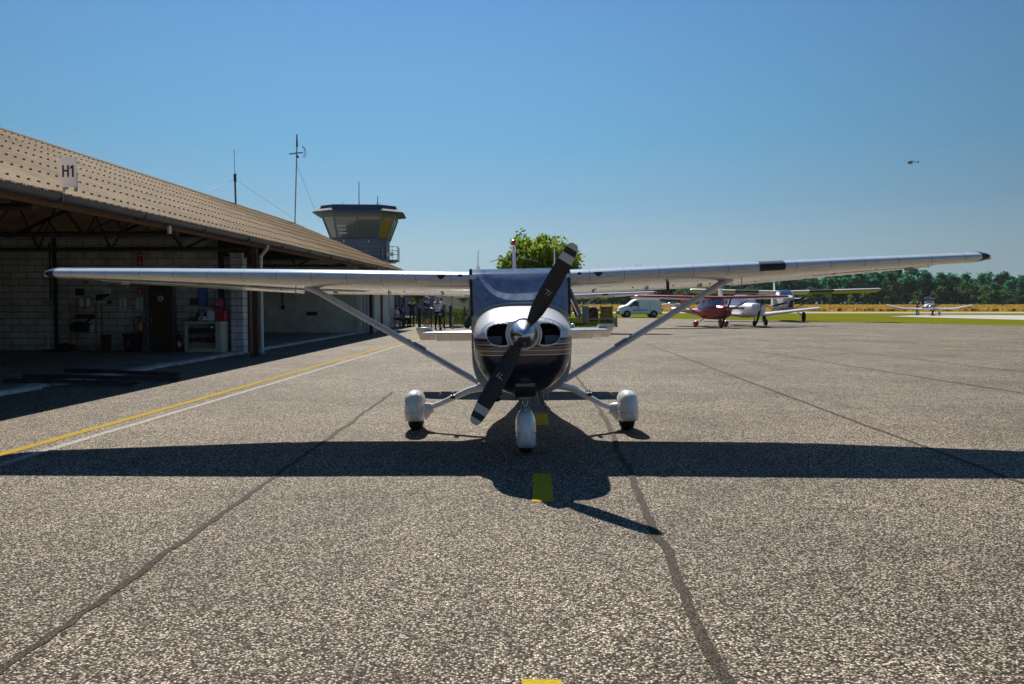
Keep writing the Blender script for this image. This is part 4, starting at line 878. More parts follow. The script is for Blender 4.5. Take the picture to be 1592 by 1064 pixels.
# ------------------------------------------------------------------ aerial masts
def mast(name, base, top, r, label, detail):
    t = empty(name, base, 0, label, 'antenna'); h = top.z-base.z; lean = top.x-base.x
    detail(t, h, lean); return t
def yag(t, h, lean):
    b = MB(); b.tube([(0,0,0),(lean,0,h*.90)], .035, 8); b.build('pole', M['steel'], t)
    b = MB(); zz = h*.79; x = lean*.85; b.tube([(x-.42,.0,zz-.05),(x+.35,0,zz+.05)], .03, 6)
    for k in range(6): xx = x-.38+.13*k; b.tube([(xx,-.3,zz-.04+.012*k),(xx,.3,zz-.04+.012*k)], .010, 5)
    b.build('aerial_boom', M['black'], t)
    b = MB(); 
    for yy in (-.2,0,.2): b.tube([(x+.34,yy,zz+.40),(x+.48,yy,zz+.22),(x+.50,yy,zz-.05),(x+.42,yy,zz-.25)], .010, 5)
    for zq in (.35,.15,-.05,-.2): b.tube([(x+.42,-.3,zz+zq),(x+.42,.3,zz+zq)], .008, 5)
    b.build('reflector', M['steel'], t)
    b = MB(); b.tube([(lean,0,h*.86),(lean,0,h*.93),(lean,0,h)], [.06,.045,.03], 8); b.box((x+.05,0,zz-.2),(.12,.1,.12)); b.build('aerial_tip', M['black'], t)
B2, T2 = P(458.5,349,49.4), P(461.5,209,49.4); mast('antenna_mast', B2, T2, .04, 'tall roof mast carrying a short directional aerial near the tower', yag)
def whip(t, h, lean):
    b = MB(); b.tube([(0,0,0),(lean,0,h*.48)], .045, 8); b.build('pole', M['rust'], t)
    b = MB(); b.tube([(lean,0,h*.42),(lean,0,h*.55)], .06, 8); b.tube([(lean+.06,0,h*.4),(lean+.06,0,h*.58)], .012, 6); b.build('mount', M['black'], t)
    b = MB(); b.tube([(lean,0,h*.5),(lean-.02,0,h)], .014, 6); b.build('whip', M['steel'], t)
B1, T1 = P(366.5,318,40.0), P(364.5,232,40.0); m1 = mast('antenna_mast', B1, T1, .04, 'shorter roof mast with a thin whip on the ridge above the hangar', whip)
for (o, h0), ends in (((B1, (T1.z-B1.z)*.45), ((-4.5,-8,-.0),(1.6,9,-.0))), ((B2, (T2.z-B2.z)*.62), ((1.2,-8,-2.2),(2.5,-1.5,-2.7)))):
    pass
for k, (p, q) in enumerate(((P(364.5,279,40),P(320,298,33.0)),(P(365.5,279,40),P(456,340,48.0)),(P(461,255,49.4),P(497,345,49.4)))):
    tag(MB().tube([p,q], .008, 4).build('guy_wire', M['steel']), ['thin guy wire from the shorter mast down to the near roof','thin guy wire from the shorter mast down to the far ridge end','thin guy wire falling right from the tall mast'][k], 'wire')
# ------------------------------------------------------------------ control tower
M['towerclad'] = mat('slate_blue_cladding', (0.085,0.115,0.17), 0.55, metal=0.2, var=0.1, scale=1.5)
M['towerroof'] = mat('slate_blue_roof', (0.055,0.072,0.105), 0.85, metal=0.0, var=0.08)
M['towerglass'] = mat('tower_glass', (0.085,0.095,0.085), 0.10, var=0.15, scale=.5, coat=1.0)
M['ambglass'] = mat('amber_tower_glass', (0.20,0.13,0.012), 0.1, var=0.2, scale=1.0, coat=1.0)
TW = empty('control_tower', (-13.17,75,-.2), radians(4), 'blue grey control tower with outward sloping windows and a flat octagonal roof', 'tower')
def octo(h, c, z): return [(-h+c,-h,z),(h-c,-h,z),(h,-h+c,z),(h,h-c,z),(h-c,h,z),(-h+c,h,z),(-h,h-c,z),(-h,-h+c,z)]
b = MB(); b.loft([octo(1.75,.35,0),octo(1.75,.35,5.2)]); b.build('shaft', M['towerclad'], TW, smooth=0)
b = MB(); b.loft([octo(2.35,.55,5.2),octo(2.35,.55,7.05)])
for z in (5.7,6.3): b.loft([octo(2.36,.55,z),octo(2.36,.55,z+.03)])
b.build('cab_base', M['towerclad'], TW, smooth=0)
b = MB(); b.loft([octo(2.40,.6,7.05),octo(2.40,.6,7.13)]); b.build('sill', M['towerroof'], TW, smooth=0)
lo, hi = octo(2.36,.6,7.13), octo(3.0,1.05,8.85)
for i in range(8):
    j = (i+1) % 8
    g = MB(); a, c, d, e = [Vector(v) for v in (lo[i],lo[j],hi[j],hi[i])]
    nrm = (c-a).cross(e-a).normalized()
    g.loft([[a,c,d,e],[p_-nrm*.05 for p_ in (a,c,d,e)]]); gp = g.build('cab_window', M['ambglass'] if i == 1 else M['towerglass'], TW, smooth=0)
    fb = MB(); fb.tube([a+nrm*.02,e+nrm*.02], .07, 6)
    fb.build('mullion', M['greydoor'], gp)
    if i % 2 == 0: fb = MB(); fb.tube([(a+c)/2+nrm*.02,(d+e)/2+nrm*.02], .05, 6); fb.build('mullion', M['greydoor'], gp)
bl = MB(); a, c, d, e = [Vector(v) for v in (lo[0],lo[1],hi[1],hi[0])]
for k in range(3): p = a+(e-a)*(.22+.17*k)+(c-a).normalized()*.55+Vector((0,-.03,0)); bl.box(p,(.7,.03,.14),0,(-.3,0,0))
bl.build('blind', M['offwhite'], TW)
b = MB(); b.loft([octo(3.1,1.1,8.85),octo(3.1,1.1,9.15)]); b.build('window_head', M['greydoor'], TW, smooth=0)
b = MB(); b.loft([octo(3.2,1.15,9.15),octo(3.8,1.45,9.22),octo(3.8,1.45,9.30),octo(3.2,1.2,9.62),octo(3.15,1.2,9.85)]); b.build('roof', M['towerroof'], TW, smooth=0)
b = MB(); b.loft([octo(2.9,.8,5.18),octo(2.9,.8,5.30)]); b.box((2.9,-1.2,5.24),(.8,2.4,.12)); b.build('balcony', M['towerclad'], TW, smooth=0)
b = MB(); rail = [(2.4,-2.45),(3.3,-2.45),(3.3,0.0)]
for z in (5.75,6.05,6.4): b.tube([(x,y,z) for x,y in rail], .025, 6); b.tube([(x,y,z) for x,y in octo2] if False else [(-2.9+.8,-2.9,z),(2.1,-2.9,z),(2.4,-2.45,z)], .02, 6)
for x, y in rail+[(2.85,-2.45),(3.3,-1.2),(2.1,-2.9),(.7,-2.9),(-.7,-2.9),(-2.1,-2.9)]: b.tube([(x,y,5.3),(x,y,6.4)], .025, 6)
b.build('railing', M['steel'], TW)
b = MB(); b.box((2.7,-2.5,5.75),(.55,.15,.3)); b.build('sign_box', M['offwhite'], TW)
b = MB(); b.box((-1.9,-2.05,6.4),(.5,.5,1.2)); b.build('cab_door', M['darkglass'], TW)
for x, y, h, lab in ((-.15,0,2.35,0),(1.5,-.5,1.0,1),(-1.6,0,.5,2)):
    b = MB(); b.tube([(x,y,9.8),(x,y,9.85+h)], [.05,.03], 6)
    if lab == 1: b.tube([(x,y,10.3),(x-.25,y,10.0)], .015, 5); b.tube([(x,y,10.3),(x+.25,y,10.0)], .015, 5)
    b.build('roof_aerial', M['steel'], TW)
for x in (-1.2,.9): 
    b = MB(); b.ball((x,-2.40,6.85),(.06,.05,.12),8,6); b.build('wall_lamp', M['offwhite'], TW)
# ------------------------------------------------------------------ other aircraft
M['whiteair2'] = mat('white_trainer_paint', (0.84,0.84,0.86), 0.35, var=0.04, coat=.3)
M['redair'] = mat('red_aircraft_paint', (0.36,0.008,0.022), 0.35, var=0.06, coat=.4)
M['porteryellow'] = mat('yellow_wing_paint', (0.42,0.34,0.07), 0.45, var=0.08)
cloth_stripe = mat('maroon_stripe', (0.06,0.008,0.015), 0.3, coat=.8)
def light_plane(name, label, loc, rz, P_):
    root = empty(name, loc, rz, label, 'airplane'); b = MB()
    b.loft([sup(hw, zt, zb, y, 28, P_.get('fexp', 2.8), P_.get('fexp', 2.6)) for y, hw, zt, zb in P_['fus']]); b.build('fuselage', P_['fm'], root, smooth=40)
    if 'cabin' in P_:
        b = MB(); b.loft([sup(hw, zt, zb, y, 24, 2.4 if P_.get('bubble') else 4, 3) for y, hw, zt, zb in P_['cabin']]); co = b.build('canopy', P_.get('cm', M['screen']), root, smooth=40)
        if 'posts' in P_:
            f = MB()
            for y, hw, zt, zb in P_['posts']: f.tube([p for p in sup(hw, zt, zb, y, 24, 4, 3)][0:13], .025, 6)
            f.build('canopy_frame', P_['wm'], co)
    for s in (-1, 1):
        st = [(s*x, y, z, c, t, P_.get('inc', .03)) for x, y, z, c, t in P_['wing']]
        w = wing_mb(st, mis=P_.get('wmi')); w = w.build('wing', P_.get('wmats', [P_['wm']]), root, smooth=40)
        if 'under' in P_:                        # painted underside
            for f in w.data.polygons:
                if f.material_index == 1 and f.normal.z > -.35: f.material_index = 0
        if 'strut' in P_:
            (x0,y0,z0),(x1,y1,z1) = P_['strut']; b = MB(); b.tube([(s*x0,y0,z0),(s*x1,y1,z1)], .035, 8); b.build('wing_strut', P_['sm'], root)
        tl = wing_mb([(s*x, y, z, c, .08, 0) for x, y, z, c in P_['tail']]); tl.build('tailplane', P_.get('tm', P_['wm']), root, smooth=40)
        for (x, y, z, r, w_, fair) in P_['wheels']:
            b = tyre_mb(r, w_, r); b.xform(Matrix.Translation((s*x, y, 0))); wo = b.build('wheel', M['tyre'], root, smooth=40)
            if fair:
                f = spat_mb(w_*2.0, r*1.7, r*3.6, r*.6); f.xform(Matrix.Translation((s*x,y,0))); f.build('wheel_fairing', fair, root, smooth=40)
            b = MB(); b.tube([(s*x*.35 if P_['wing'][0][2] > 1.4 else s*x,y,z),(s*x,y,r)], .035, 8); b.build('landing_gear_leg', P_['sm'], root)
    for (y, z, r, w_, fair) in P_.get('nose', []):
        b = tyre_mb(r, w_, r); b.xform(Matrix.Translation((0,y,0))); b.build('wheel', M['tyre'], root, smooth=40)
        b = MB(); b.tube([(0,y,r),(0,y,z)], .035, 8); b.build('nose_strut', P_['sm'], root)
        if fair: f = spat_mb(w_*2.0, r*1.7, r*3.6, r*.6); f.xform(Matrix.Translation((0,y,0))); f.build('wheel_fairing', fair, root, smooth=40)
    b = MB(); rr = []
    for yb, yt_, z in P_['fin']: rr.append([(h, yb + a, z) for a, h in airfoil(yt_, .09, 8, 0)])
    b.loft(rr, mis=P_.get('finmi')); b.build('fin', P_.get('finm', [P_['wm']]), root, smooth=40)
    if 'stripe' in P_:
        for s in (-1, 1):
            b = MB(); hwf = lambda y: max(h for (a0,h,_,_),(a1,h2,_,_) in zip(P_['fus'],P_['fus'][1:]) if a0-.01 <= y <= a1+.01)
            b.loft([[(s*(hwf(y)+o_), y, z) for o_, z in ((-.03,z0),(.012,z0),(.012,z1),(-.03,z1))] for y, z0, z1 in P_['stripe']]); b.build('side_stripe', cloth_stripe, root)
    py, pz, pr, pa = P_['prop']; b = MB()
    b.lathe([(.01,py-.24),(.07,py-.17),(.115,py-.06),(.125,py+.06)], (0,0,pz), 'y', 20); b.build('spinner', P_.get('spm', M['spinner']), root, smooth=50)
    for k in range(2):
        b = MB(); b.loft([[(x*c*cos(tw)-0*sin(tw), x*c*sin(tw)+t_*.5*yy, r_) for x,yy in ((-.5,0),(0,.04),(.5,0),(0,-.04))] for r_,c,t_,tw in ((.08,.08,.5,.8),(.3*pr,.15,.3,.5),(.7*pr,.14,.2,.3),(pr,.06,.15,.2))])
        b.xform(Matrix.Translation((0,py,pz)) @ Matrix.Rotation(pa+pi*k,4,'Y')); b.build('propeller_blade', M['prop'], root)
    return root
p = G(1108,509)
light_plane('sport_aircraft', 'small red high wing plane with red wheel fairings on the right of the apron', (p.x,p.y,0), radians(15), dict(
    fus=[(-1.62,.20,1.18,.72),(-1.58,.36,1.25,.62),(-1.2,.46,1.32,.52),(-.6,.52,1.34,.46),(.2,.54,1.22,.47),(.9,.48,1.16,.52),(1.6,.30,1.12,.62),(2.8,.18,1.08,.76),(4.1,.06,1.02,.86)], fm=M['redair'],
    cabin=[(-.75,.40,1.36,1.2),(-.35,.49,1.70,1.1),(.1,.52,1.80,1.1),(.9,.48,1.78,1.1),(1.5,.26,1.3,1.0)], posts=[(-.42,.50,1.70,1.15),(.15,.53,1.80,1.1),(.9,.49,1.78,1.1)],
    wing=[(.0,-.45,1.74,1.35,.19),(.5,-.45,1.74,1.35,.19),(4.9,-.35,1.84,1.2,.18),(5.05,-.15,1.86,.8,.08)], wm=M['redair'], under=True, inc=.08, wmats=[M['redair'],M['whiteair2']], wmi=[1,1,1,0], strut=((2.6,.1,1.72),(.50,.1,.62)), sm=M['redair'],
    tail=[(.05,3.4,.98,.75),(1.3,3.55,.98,.5)], wheels=[(1.0,.25,.6,.17,.12,M['redair'])], nose=[(-1.05,.6,.17,.12,M['redair'])], fin=[(3.1,1.1,1.0),(3.65,.75,1.9),(3.8,.6,2.12)], prop=(-1.68,1.0,.8,radians(20)), spm=M['redair']))
p = G(1172,508)
light_plane('training_aircraft', 'white low wing plane with a dark side stripe parked behind the red one', (p.x-.1,p.y+1.9,0), radians(6), dict(
    fus=[(-2.5,.22,1.28,.82),(-2.42,.42,1.36,.70),(-1.9,.50,1.42,.60),(-1.0,.56,1.46,.52),(.0,.58,1.45,.52),(1.2,.55,1.42,.58),(2.4,.34,1.30,.74),(4.6,.06,1.15,.95)], fm=M['whiteair2'],
    cabin=[(-.9,.45,1.5,1.3),(-.3,.52,1.88,1.3),(.5,.54,1.95,1.3),(1.4,.48,1.86,1.3),(2.1,.36,1.4,1.2)], posts=[(-.25,.53,1.89,1.3),(.6,.55,1.96,1.3),(1.4,.49,1.87,1.3)],
    wing=[(.3,-1.0,.66,1.6,.15),(1.2,-1.0,.72,1.6,.15),(4.7,-.8,1.10,1.2,.13),(4.85,-.5,1.11,.7,.08)], wm=M['whiteair2'], sm=M['steel'],
    tail=[(.05,3.7,1.1,.8),(1.7,3.85,1.1,.6)], wheels=[(1.5,.15,.7,.21,.16,None)], nose=[(-1.75,.75,.19,.14,None)], fin=[(3.3,1.4,1.2),(4.0,.8,2.1),(4.15,.7,2.45),(4.2,.66,2.6)], finm=[M['whiteair2'],M['red']], finmi=[0,0,1,1], stripe=[(-2.2,1.06,1.19),(-1.0,1.05,1.20),(0,1.05,1.19),(1.2,1.07,1.18),(2.4,1.07,1.15)], prop=(-2.6,1.06,.92,radians(14)), spm=M['spinner']))
p = G(1218,499.5)
PT = light_plane('jump_aircraft', 'large white high wing plane with yellow wing undersides behind the low wing trainer', (p.x,p.y+.3,0), radians(-11), dict(
    fexp=5, fus=[(-3.6,.36,1.85,1.1),(-3.3,.44,1.95,1.0),(-2.0,.58,2.05,.92),(-1.4,.72,2.3,.85),(1.6,.72,2.35,.85),(3.5,.42,2.2,1.1),(6.5,.12,1.9,1.45)], fm=M['offwhite'],
    cabin=[(-2.0,.45,2.1,1.9),(-1.45,.54,2.42,1.9),(-.6,.56,2.45,1.9)], cm=M['darkglass'], under=True, inc=.13,
    wing=[(.0,-1.0,2.32,1.9,.13),(.62,-1.0,2.32,1.9,.13),(1.9,-1.0,2.36,1.9,.13),(3.7,-1.0,2.40,1.9,.13),(7.0,-1.0,2.50,1.9,.12),(7.2,-.8,2.5,1.6,.08)], wm=M['whiteair2'], wmats=[M['whiteair2'],M['porteryellow'],M['navy']], wmi=[0,0,2,1,1,0], strut=((3.9,-.2,2.36),(.72,-.2,.95)), sm=M['steel'],
    tail=[(.05,5.6,1.8,1.1),(2.6,5.7,1.8,.9)], wheels=[(1.5,-.9,1.1,.36,.25,None)], fin=[(5.0,1.8,1.8),(5.9,1.0,3.0),(6.0,.9,3.25)], prop=(-3.75,1.5,1.3,radians(75))))
b = MB(); b.prism([(-.3,1.0),(.9,1.0),(.9,1.6),(.4,2.1)], .72, .745, 'x'); b.build('cargo_door', M['darkglass'], PT)
b = MB(); b.prism([(-.05,1.12),(.34,1.12),(.34,1.62),(.2,1.62)], -3.62, -3.58, 'y'); b.build('air_intake', M['trim'] if 'trim' in M else M['black'], PT)
p = G(1443,490.5)
JO = light_plane('cranked_wing_aircraft', 'small white plane with upturned wing tips and an open canopy on the far taxiway', (p.x,p.y,0), radians(-21), dict(
    fus=[(-1.9,.18,1.2,.78),(-1.85,.38,1.28,.68),(-1.2,.46,1.32,.55),(.2,.48,1.28,.55),(1.2,.40,1.2,.6),(3.2,.12,.85,.5),(4.1,.04,.75,.55)], fm=M['whiteair2'],
    cabin=[(-.8,.35,1.35,1.15),(-.3,.42,1.62,1.1),(.1,.42,1.65,1.1),(.9,.30,1.3,1.0)], bubble=True, cm=M['glass'],
    wing=[(.2,-.9,.70,1.6,.15),(2.6,-.9,.74,1.6,.14),(4.35,-.5,1.18,.85,.11),(4.45,-.4,1.20,.5,.08)], wm=M['whiteair2'], sm=M['whiteair2'],
    tail=[(.05,3.2,.8,.7),(1.4,3.35,.8,.5)], wheels=[(1.08,-.7,.7,.20,.14,M['whiteair2'])], fin=[(3.1,.9,.7),(3.6,.6,1.6)], prop=(-2.0,1.0,.85,radians(80))))
b = MB(); b.loft([sup(.42,.22,0,y,16,2.4,3) for y in (-.3,.3)]); b.xform(Matrix.Translation((0,.15,1.78)) @ Matrix.Rotation(.35,4,'X')); b.build('open_canopy', M['glass'], JO, smooth=40)
p = G(1046,481); 
light_plane('distant_aircraft', 'tiny white low plane far out on the grass beyond the van', (p.x,p.y,0), radians(62), dict(
    fus=[(-1.9,.2,1.1,.7),(-1.2,.45,1.3,.5),(.3,.48,1.3,.5),(3.6,.08,1.0,.7)], fm=M['whiteair2'], cabin=[(-.7,.35,1.3,1.1),(0,.42,1.6,1.1),(1,.3,1.3,1.0)], bubble=True, cm=M['darkglass'],
    wing=[(.2,-.7,.65,1.4,.14),(4.4,-.5,.95,1.0,.12)], wm=M['whiteair2'], sm=M['steel'], tail=[(.05,3.0,.95,.7),(1.4,3.1,.95,.5)], wheels=[(1.1,.1,.6,.2,.14,None)], nose=[(-1.4,.6,.18,.12,None)], fin=[(2.9,.9,.9),(3.3,.5,1.8)], prop=(-2.0,.9,.8,0.5)))
# ------------------------------------------------------------------ helicopter
p = P(1416,253,620); h = empty('helicopter', p, radians(10), 'small dark helicopter flying high in the clear sky', 'helicopter'); s = 1.0
b = MB(); b.loft([[(x,q[0],q[2]) for q in ring] for x, ring in [(xx, sup(hw, zt, zb, 0, 18, 2.2, 2.4)) for xx, hw, zt, zb in ()]]) if False else None
b = MB(); rr = []
for y, hw, zt, zb in ((-2.6,.1,.1,-.1),(-2.3,.6,.55,-.6),(-1.2,.85,.95,-.85),(.4,.85,1.05,-.8),(1.4,.5,.9,-.2),(2.2,.25,.7,.25),(5.8,.12,.6,.35)): rr.append([(q[1],q[0],q[2]) for q in sup(hw, zt, zb, y, 18)])
M['heli'] = mat('dark_helicopter_paint', (0.015,0.018,0.035), 0.7, spec=.2)
b.loft(rr); b.build('body', M['heli'], h, smooth=50)
b = MB(); b.tube([(0,0,1.0),(0,0,1.6)], .12, 8); b.build('rotor_mast', M['heli'], h)
for k in range(3):
    a = radians(15+120*k); b = MB(); b.loft([[(cos(a)*r-sin(a)*w, sin(a)*r+cos(a)*w, z) for w,z in ((-.16,1.58),(.16,1.58),(.16,1.62),(-.16,1.62))] for r in (.1,5.2)]); b.build('rotor_blade', M['heli'], h)
b = MB(); b.prism([(5.3,.5),(6.0,.6),(6.3,1.7),(5.9,1.7)], -.06, .06, 'y'); b.lathe([(.65,-.02),(.65,.02)], (5.9,.15,.6), 'y', 16); b.build('tail_fin', M['heli'], h)
for s in (-1, 1):
    b = MB(); b.tube([(-2.2,s*.9,-1.15),(-1.9,s*.9,-1.35),(1.4,s*.9,-1.35)], .05, 6); b.tube([(-1.2,s*.9,-1.35),(-1.0,s*.6,-.7)], .04, 5); b.tube([(.6,s*.9,-1.35),(.4,s*.6,-.7)], .04, 5); b.build('skid', M['heli'], h)
# ------------------------------------------------------------------ vehicles
M['vanwhite'] = mat('white_van_paint', (0.84,0.85,0.92), 0.35, var=0.02, coat=.4)
M['trim'] = mat('dark_plastic_trim', (0.03,0.03,0.033), 0.6)
M['tail'] = mat('red_lamp_glass', (0.35,0.01,0.01), 0.2, coat=1)
M['lampglass'] = mat('headlamp_glass', (0.55,0.57,0.6), 0.1, coat=1)
M['carred'] = mat('dark_red_car_paint', (0.12,0.012,0.025), 0.3, coat=1, var=.03)
def body_mb(prof, W, belt):                     # side profile (x, z) swept across the width with tumblehome above the belt
    rings = []
    for yy, k, ins in ((-W/2+.0,.0,.05),(-W/2+.04,0,.015),(-W/2+.10,0,.0),(W/2-.10,0,0),(W/2-.04,0,.015),(W/2,0,.05)):
        cx = sum(p[0] for p in prof)/len(prof); cz = sum(p[1] for p in prof)/len(prof)
        r = []
        for x, z in prof:
            tum = max(0, z-belt)*.16*(1 if yy > 0 else -1)
            r.append((x + (ins if x < cx else -ins), yy - tum, z - (ins if z > cz else -ins)))
        rings.append(r)
    b = MB(); b.loft(rings); return b
def car_wheel(root, x, y, r):
    b = MB(); b.lathe([(r*.6,-.09),(r*.9,-.1),(r,-.07),(r,.07),(r*.9,.1),(r*.6,.09)], (x,y,r), 'y', 24); w = b.build('wheel', M['tyre'], root, smooth=40)
    b = MB(); sgn = -1 if y < 0 else 1; b.lathe([(r*.62,0),(r*.62,.02*sgn),(r*.5,.03*sgn),(r*.15,.05*sgn),(.01,.05*sgn)], (x,y+sgn*.085,r), 'y', 20)
    for k in range(5): a = 2*pi*k/5; b.box((x+cos(a)*r*.36,y+sgn*.135,r+sin(a)*r*.36),(.05,.02,r*.5),0,(0,-a+pi/2,0))
    b.build('rim', M['steel'], w)
def plane_panel(b, pts, y, W, belt, th=.012, mi=0):
    s = 1 if y > 0 else -1
    r0 = [(x, y - s*max(0,z-belt)*.16 + s*.006, z) for x, z in pts]; r1 = [(x, yy - s*th, z) for x, yy, z in r0]
    b.loft([r0, r1], mi)
V = G(995,493.5)
van = empty('delivery_van', (V.x,V.y+.8,0), radians(2), 'white delivery van with black bumpers parked side on at the edge of the apron', 'van')
prof = [(-2.10,.30),(-2.12,.62),(-2.05,.86),(-1.85,1.02),(-1.28,1.16),(-.72,1.66),(-.45,1.79),(0,1.83),(1.7,1.80),(1.98,1.74),(2.06,1.0),(2.08,.32)]
b = body_mb(prof, 1.78, 1.0); b.build('body', M['vanwhite'], van, smooth=30)
for s in (-1, 1):
    b = MB(); plane_panel(b, [(-1.05,1.12),(-.62,1.58),(-.20,1.60),(-.20,1.10)], s*.89, 1.78, 1.0); b.build('side_window', M['darkglass'], van)
    b = MB(); b.box((-.05,s*.90,.72),(1.5,.025,.07)); b.build('side_strip', M['trim'], van)
    for x in (-1.32,1.35):
        b = MB(); b.lathe([(.37,-.02),(.37,.02)], (x,s*.885,.33), 'y', 24); b.build('wheel_arch', M['trim'], van); car_wheel(van, x, s*.84, .31)
    b = MB(); b.box((-1.0,s*1.0,1.12),(.16,.18,.2)); b.build('mirror', M['trim'], van, bevel=.03)
    b = MB(); b.box((-1.95,s*.62,.86),(.26,.34,.16),0,(0,.5,0)); b.build('headlight', M['lampglass'], van, bevel=.03)
    b = MB(); b.box((2.06,s*.80,1.15),(.05,.12,.5)); b.build('tail_light', M['tail'], van, bevel=.01)
    b = MB(); b.box((-.32,s*.895,.98),(.16,.02,.04)); b.build('door_handle', M['trim'], van)
    b = MB(); b.box((-.16,s*.872,.95),(.012,.05,1.15)); b.box((.95,s*.872,.95),(.012,.05,1.1)); b.build('door_seam', M['trim'], van)
b = MB(); b.loft([[(-1.24,y,1.18),(-.74,y*.9,1.62),(-.72,y*.9,1.60),(-1.22,y,1.16)] for y in (-.72,.72)]); b.build('windscreen', M['darkglass'], van)
b = MB(); b.box((-2.10,0,.46),(.16,1.7,.36)); b.build('front_bumper', M['trim'], van, bevel=.05)
b = MB(); b.box((2.08,0,.44),(.14,1.74,.26)); b.build('rear_bumper', M['trim'], van, bevel=.04)
C = G(643,486.5); car = empty('parked_car', (C.x,C.y,0), radians(90), 'dark red estate car parked nose out in front of the blue building', 'car')
prof = [(-2.15,.3),(-2.2,.6),(-2.1,.82),(-1.2,.98),(-.55,1.42),(-.2,1.5),(1.4,1.5),(2.0,1.25),(2.1,.8),(2.1,.3)]
b = body_mb(prof, 1.8, .95); b.build('body', M['carred'], car, smooth=30)
for s in (-1,1):
    b = MB(); plane_panel(b, [(-.95,1.0),(-.45,1.38),(1.3,1.40),(1.7,1.0)], s*.9, 1.8, .95); b.build('side_window', M['darkglass'], car)
    for x in (-1.35,1.35): car_wheel(car, x, s*.84, .32)
    b = MB(); b.box((2.08,s*.7,.88),(.06,.3,.16)); b.build('tail_light', M['tail'], car); b = MB(); b.box((-2.1,s*.65,.74),(.15,.35,.14)); b.build('headlight', M['lampglass'], car)
b = MB(); b.loft([[(1.48,y,1.46),(2.0,y,1.15),(2.02,y,1.17),(1.5,y,1.48)] for y in (-.65,.65)]); b.build('rear_window', M['darkglass'], car)
b = MB(); b.loft([[(-1.15,y,1.0),(-.55,y,1.40),(-.57,y,1.42),(-1.17,y,1.02)] for y in (-.68,.68)]); b.build('windscreen', M['darkglass'], car)
for s in (-1,1):
    b = MB(); b.tube([(-.3,s*.62,1.54),(1.4,s*.62,1.55)], .025, 6); b.build('roof_rail', M['chrome'], car)
b = MB(); b.box((2.12,0,.66),(.03,.5,.11)); b.build('number_plate', M['paper'], car)
# ------------------------------------------------------------------ blue building behind
M['bluecl'] = mat('blue_grey_cladding', (0.14,0.20,0.32), 0.5, var=0.08, scale=1)
t = empty('blue_building', (-8.2,98,0), 0, 'low blue grey clad building with a dark glazed front in the background', 'building')
b = MB(); b.box((3.5,4,2.2),(18,8,4.4))
for k in range(16): b.box((-5.3+.28*k,-.03,2.2),(.06,.06,4.4))
b.build('wall', M['bluecl'], t, smooth=0)
b = MB(); b.box((3.5,4,4.46),(18.6,8.6,.14)); b.build('roof', M['greydoor'], t)
for k in range(6):
    b = MB(); b.box((.35+1.95*k,-.06,1.7),(1.85,.08,3.3)); w = b.build('window', M['darkglass'], t)
    b = MB(); b.box((-.62+1.95*k,-.10,1.7),(.1,.12,3.4)); b.box((.35+1.95*k,-.12,2.35),(1.83,.06,.08)); b.build('frame', M['steel'], w)
b = MB(); b.box((4.4,-.2,1.0),(.9,.12,2.0)); b.build('door', M['offwhite'], t)
# ------------------------------------------------------------------ people
def skin_mesh(name, nodes, edges, mats, parent, levels=1):
    names = list(nodes); idx = {k: i for i, k in enumerate(names)}
    me = bpy.data.meshes.new(name); me.from_pydata([nodes[k][0] for k in names], [(idx[a], idx[c]) for a, c in edges], [])
    o = bpy.data.objects.new(name, me); COL.objects.link(o)
    sk = o.modifiers.new('s', 'SKIN'); sk.use_smooth_shade = True
    for i, k in enumerate(names):
        r = nodes[k][1]; me.skin_vertices[0].data[i].radius = r if isinstance(r, tuple) else (r, r)
        me.skin_vertices[0].data[i].use_root = (i == 0)
    ss = o.modifiers.new('u', 'SUBSURF'); ss.levels = levels; ss.render_levels = levels
    dg = bpy.context.evaluated_depsgraph_get(); m2 = bpy.data.meshes.new_from_object(o.evaluated_get(dg)); bpy.data.objects.remove(o)
    m2.materials.clear(); m2.materials.append(mats); m2.polygons.foreach_set('use_smooth', [True]*len(m2.polygons))
    o = bpy.data.objects.new(name, m2); COL.objects.link(o); o.parent = parent; return o
M['skin'] = mat('skin', (0.45,0.25,0.17), 0.55, var=0.06)
SH = {}
def cloth(key, col):
    if key not in SH: SH[key] = mat(key, col, 0.85, var=0.12, scale=14)
    return SH[key]
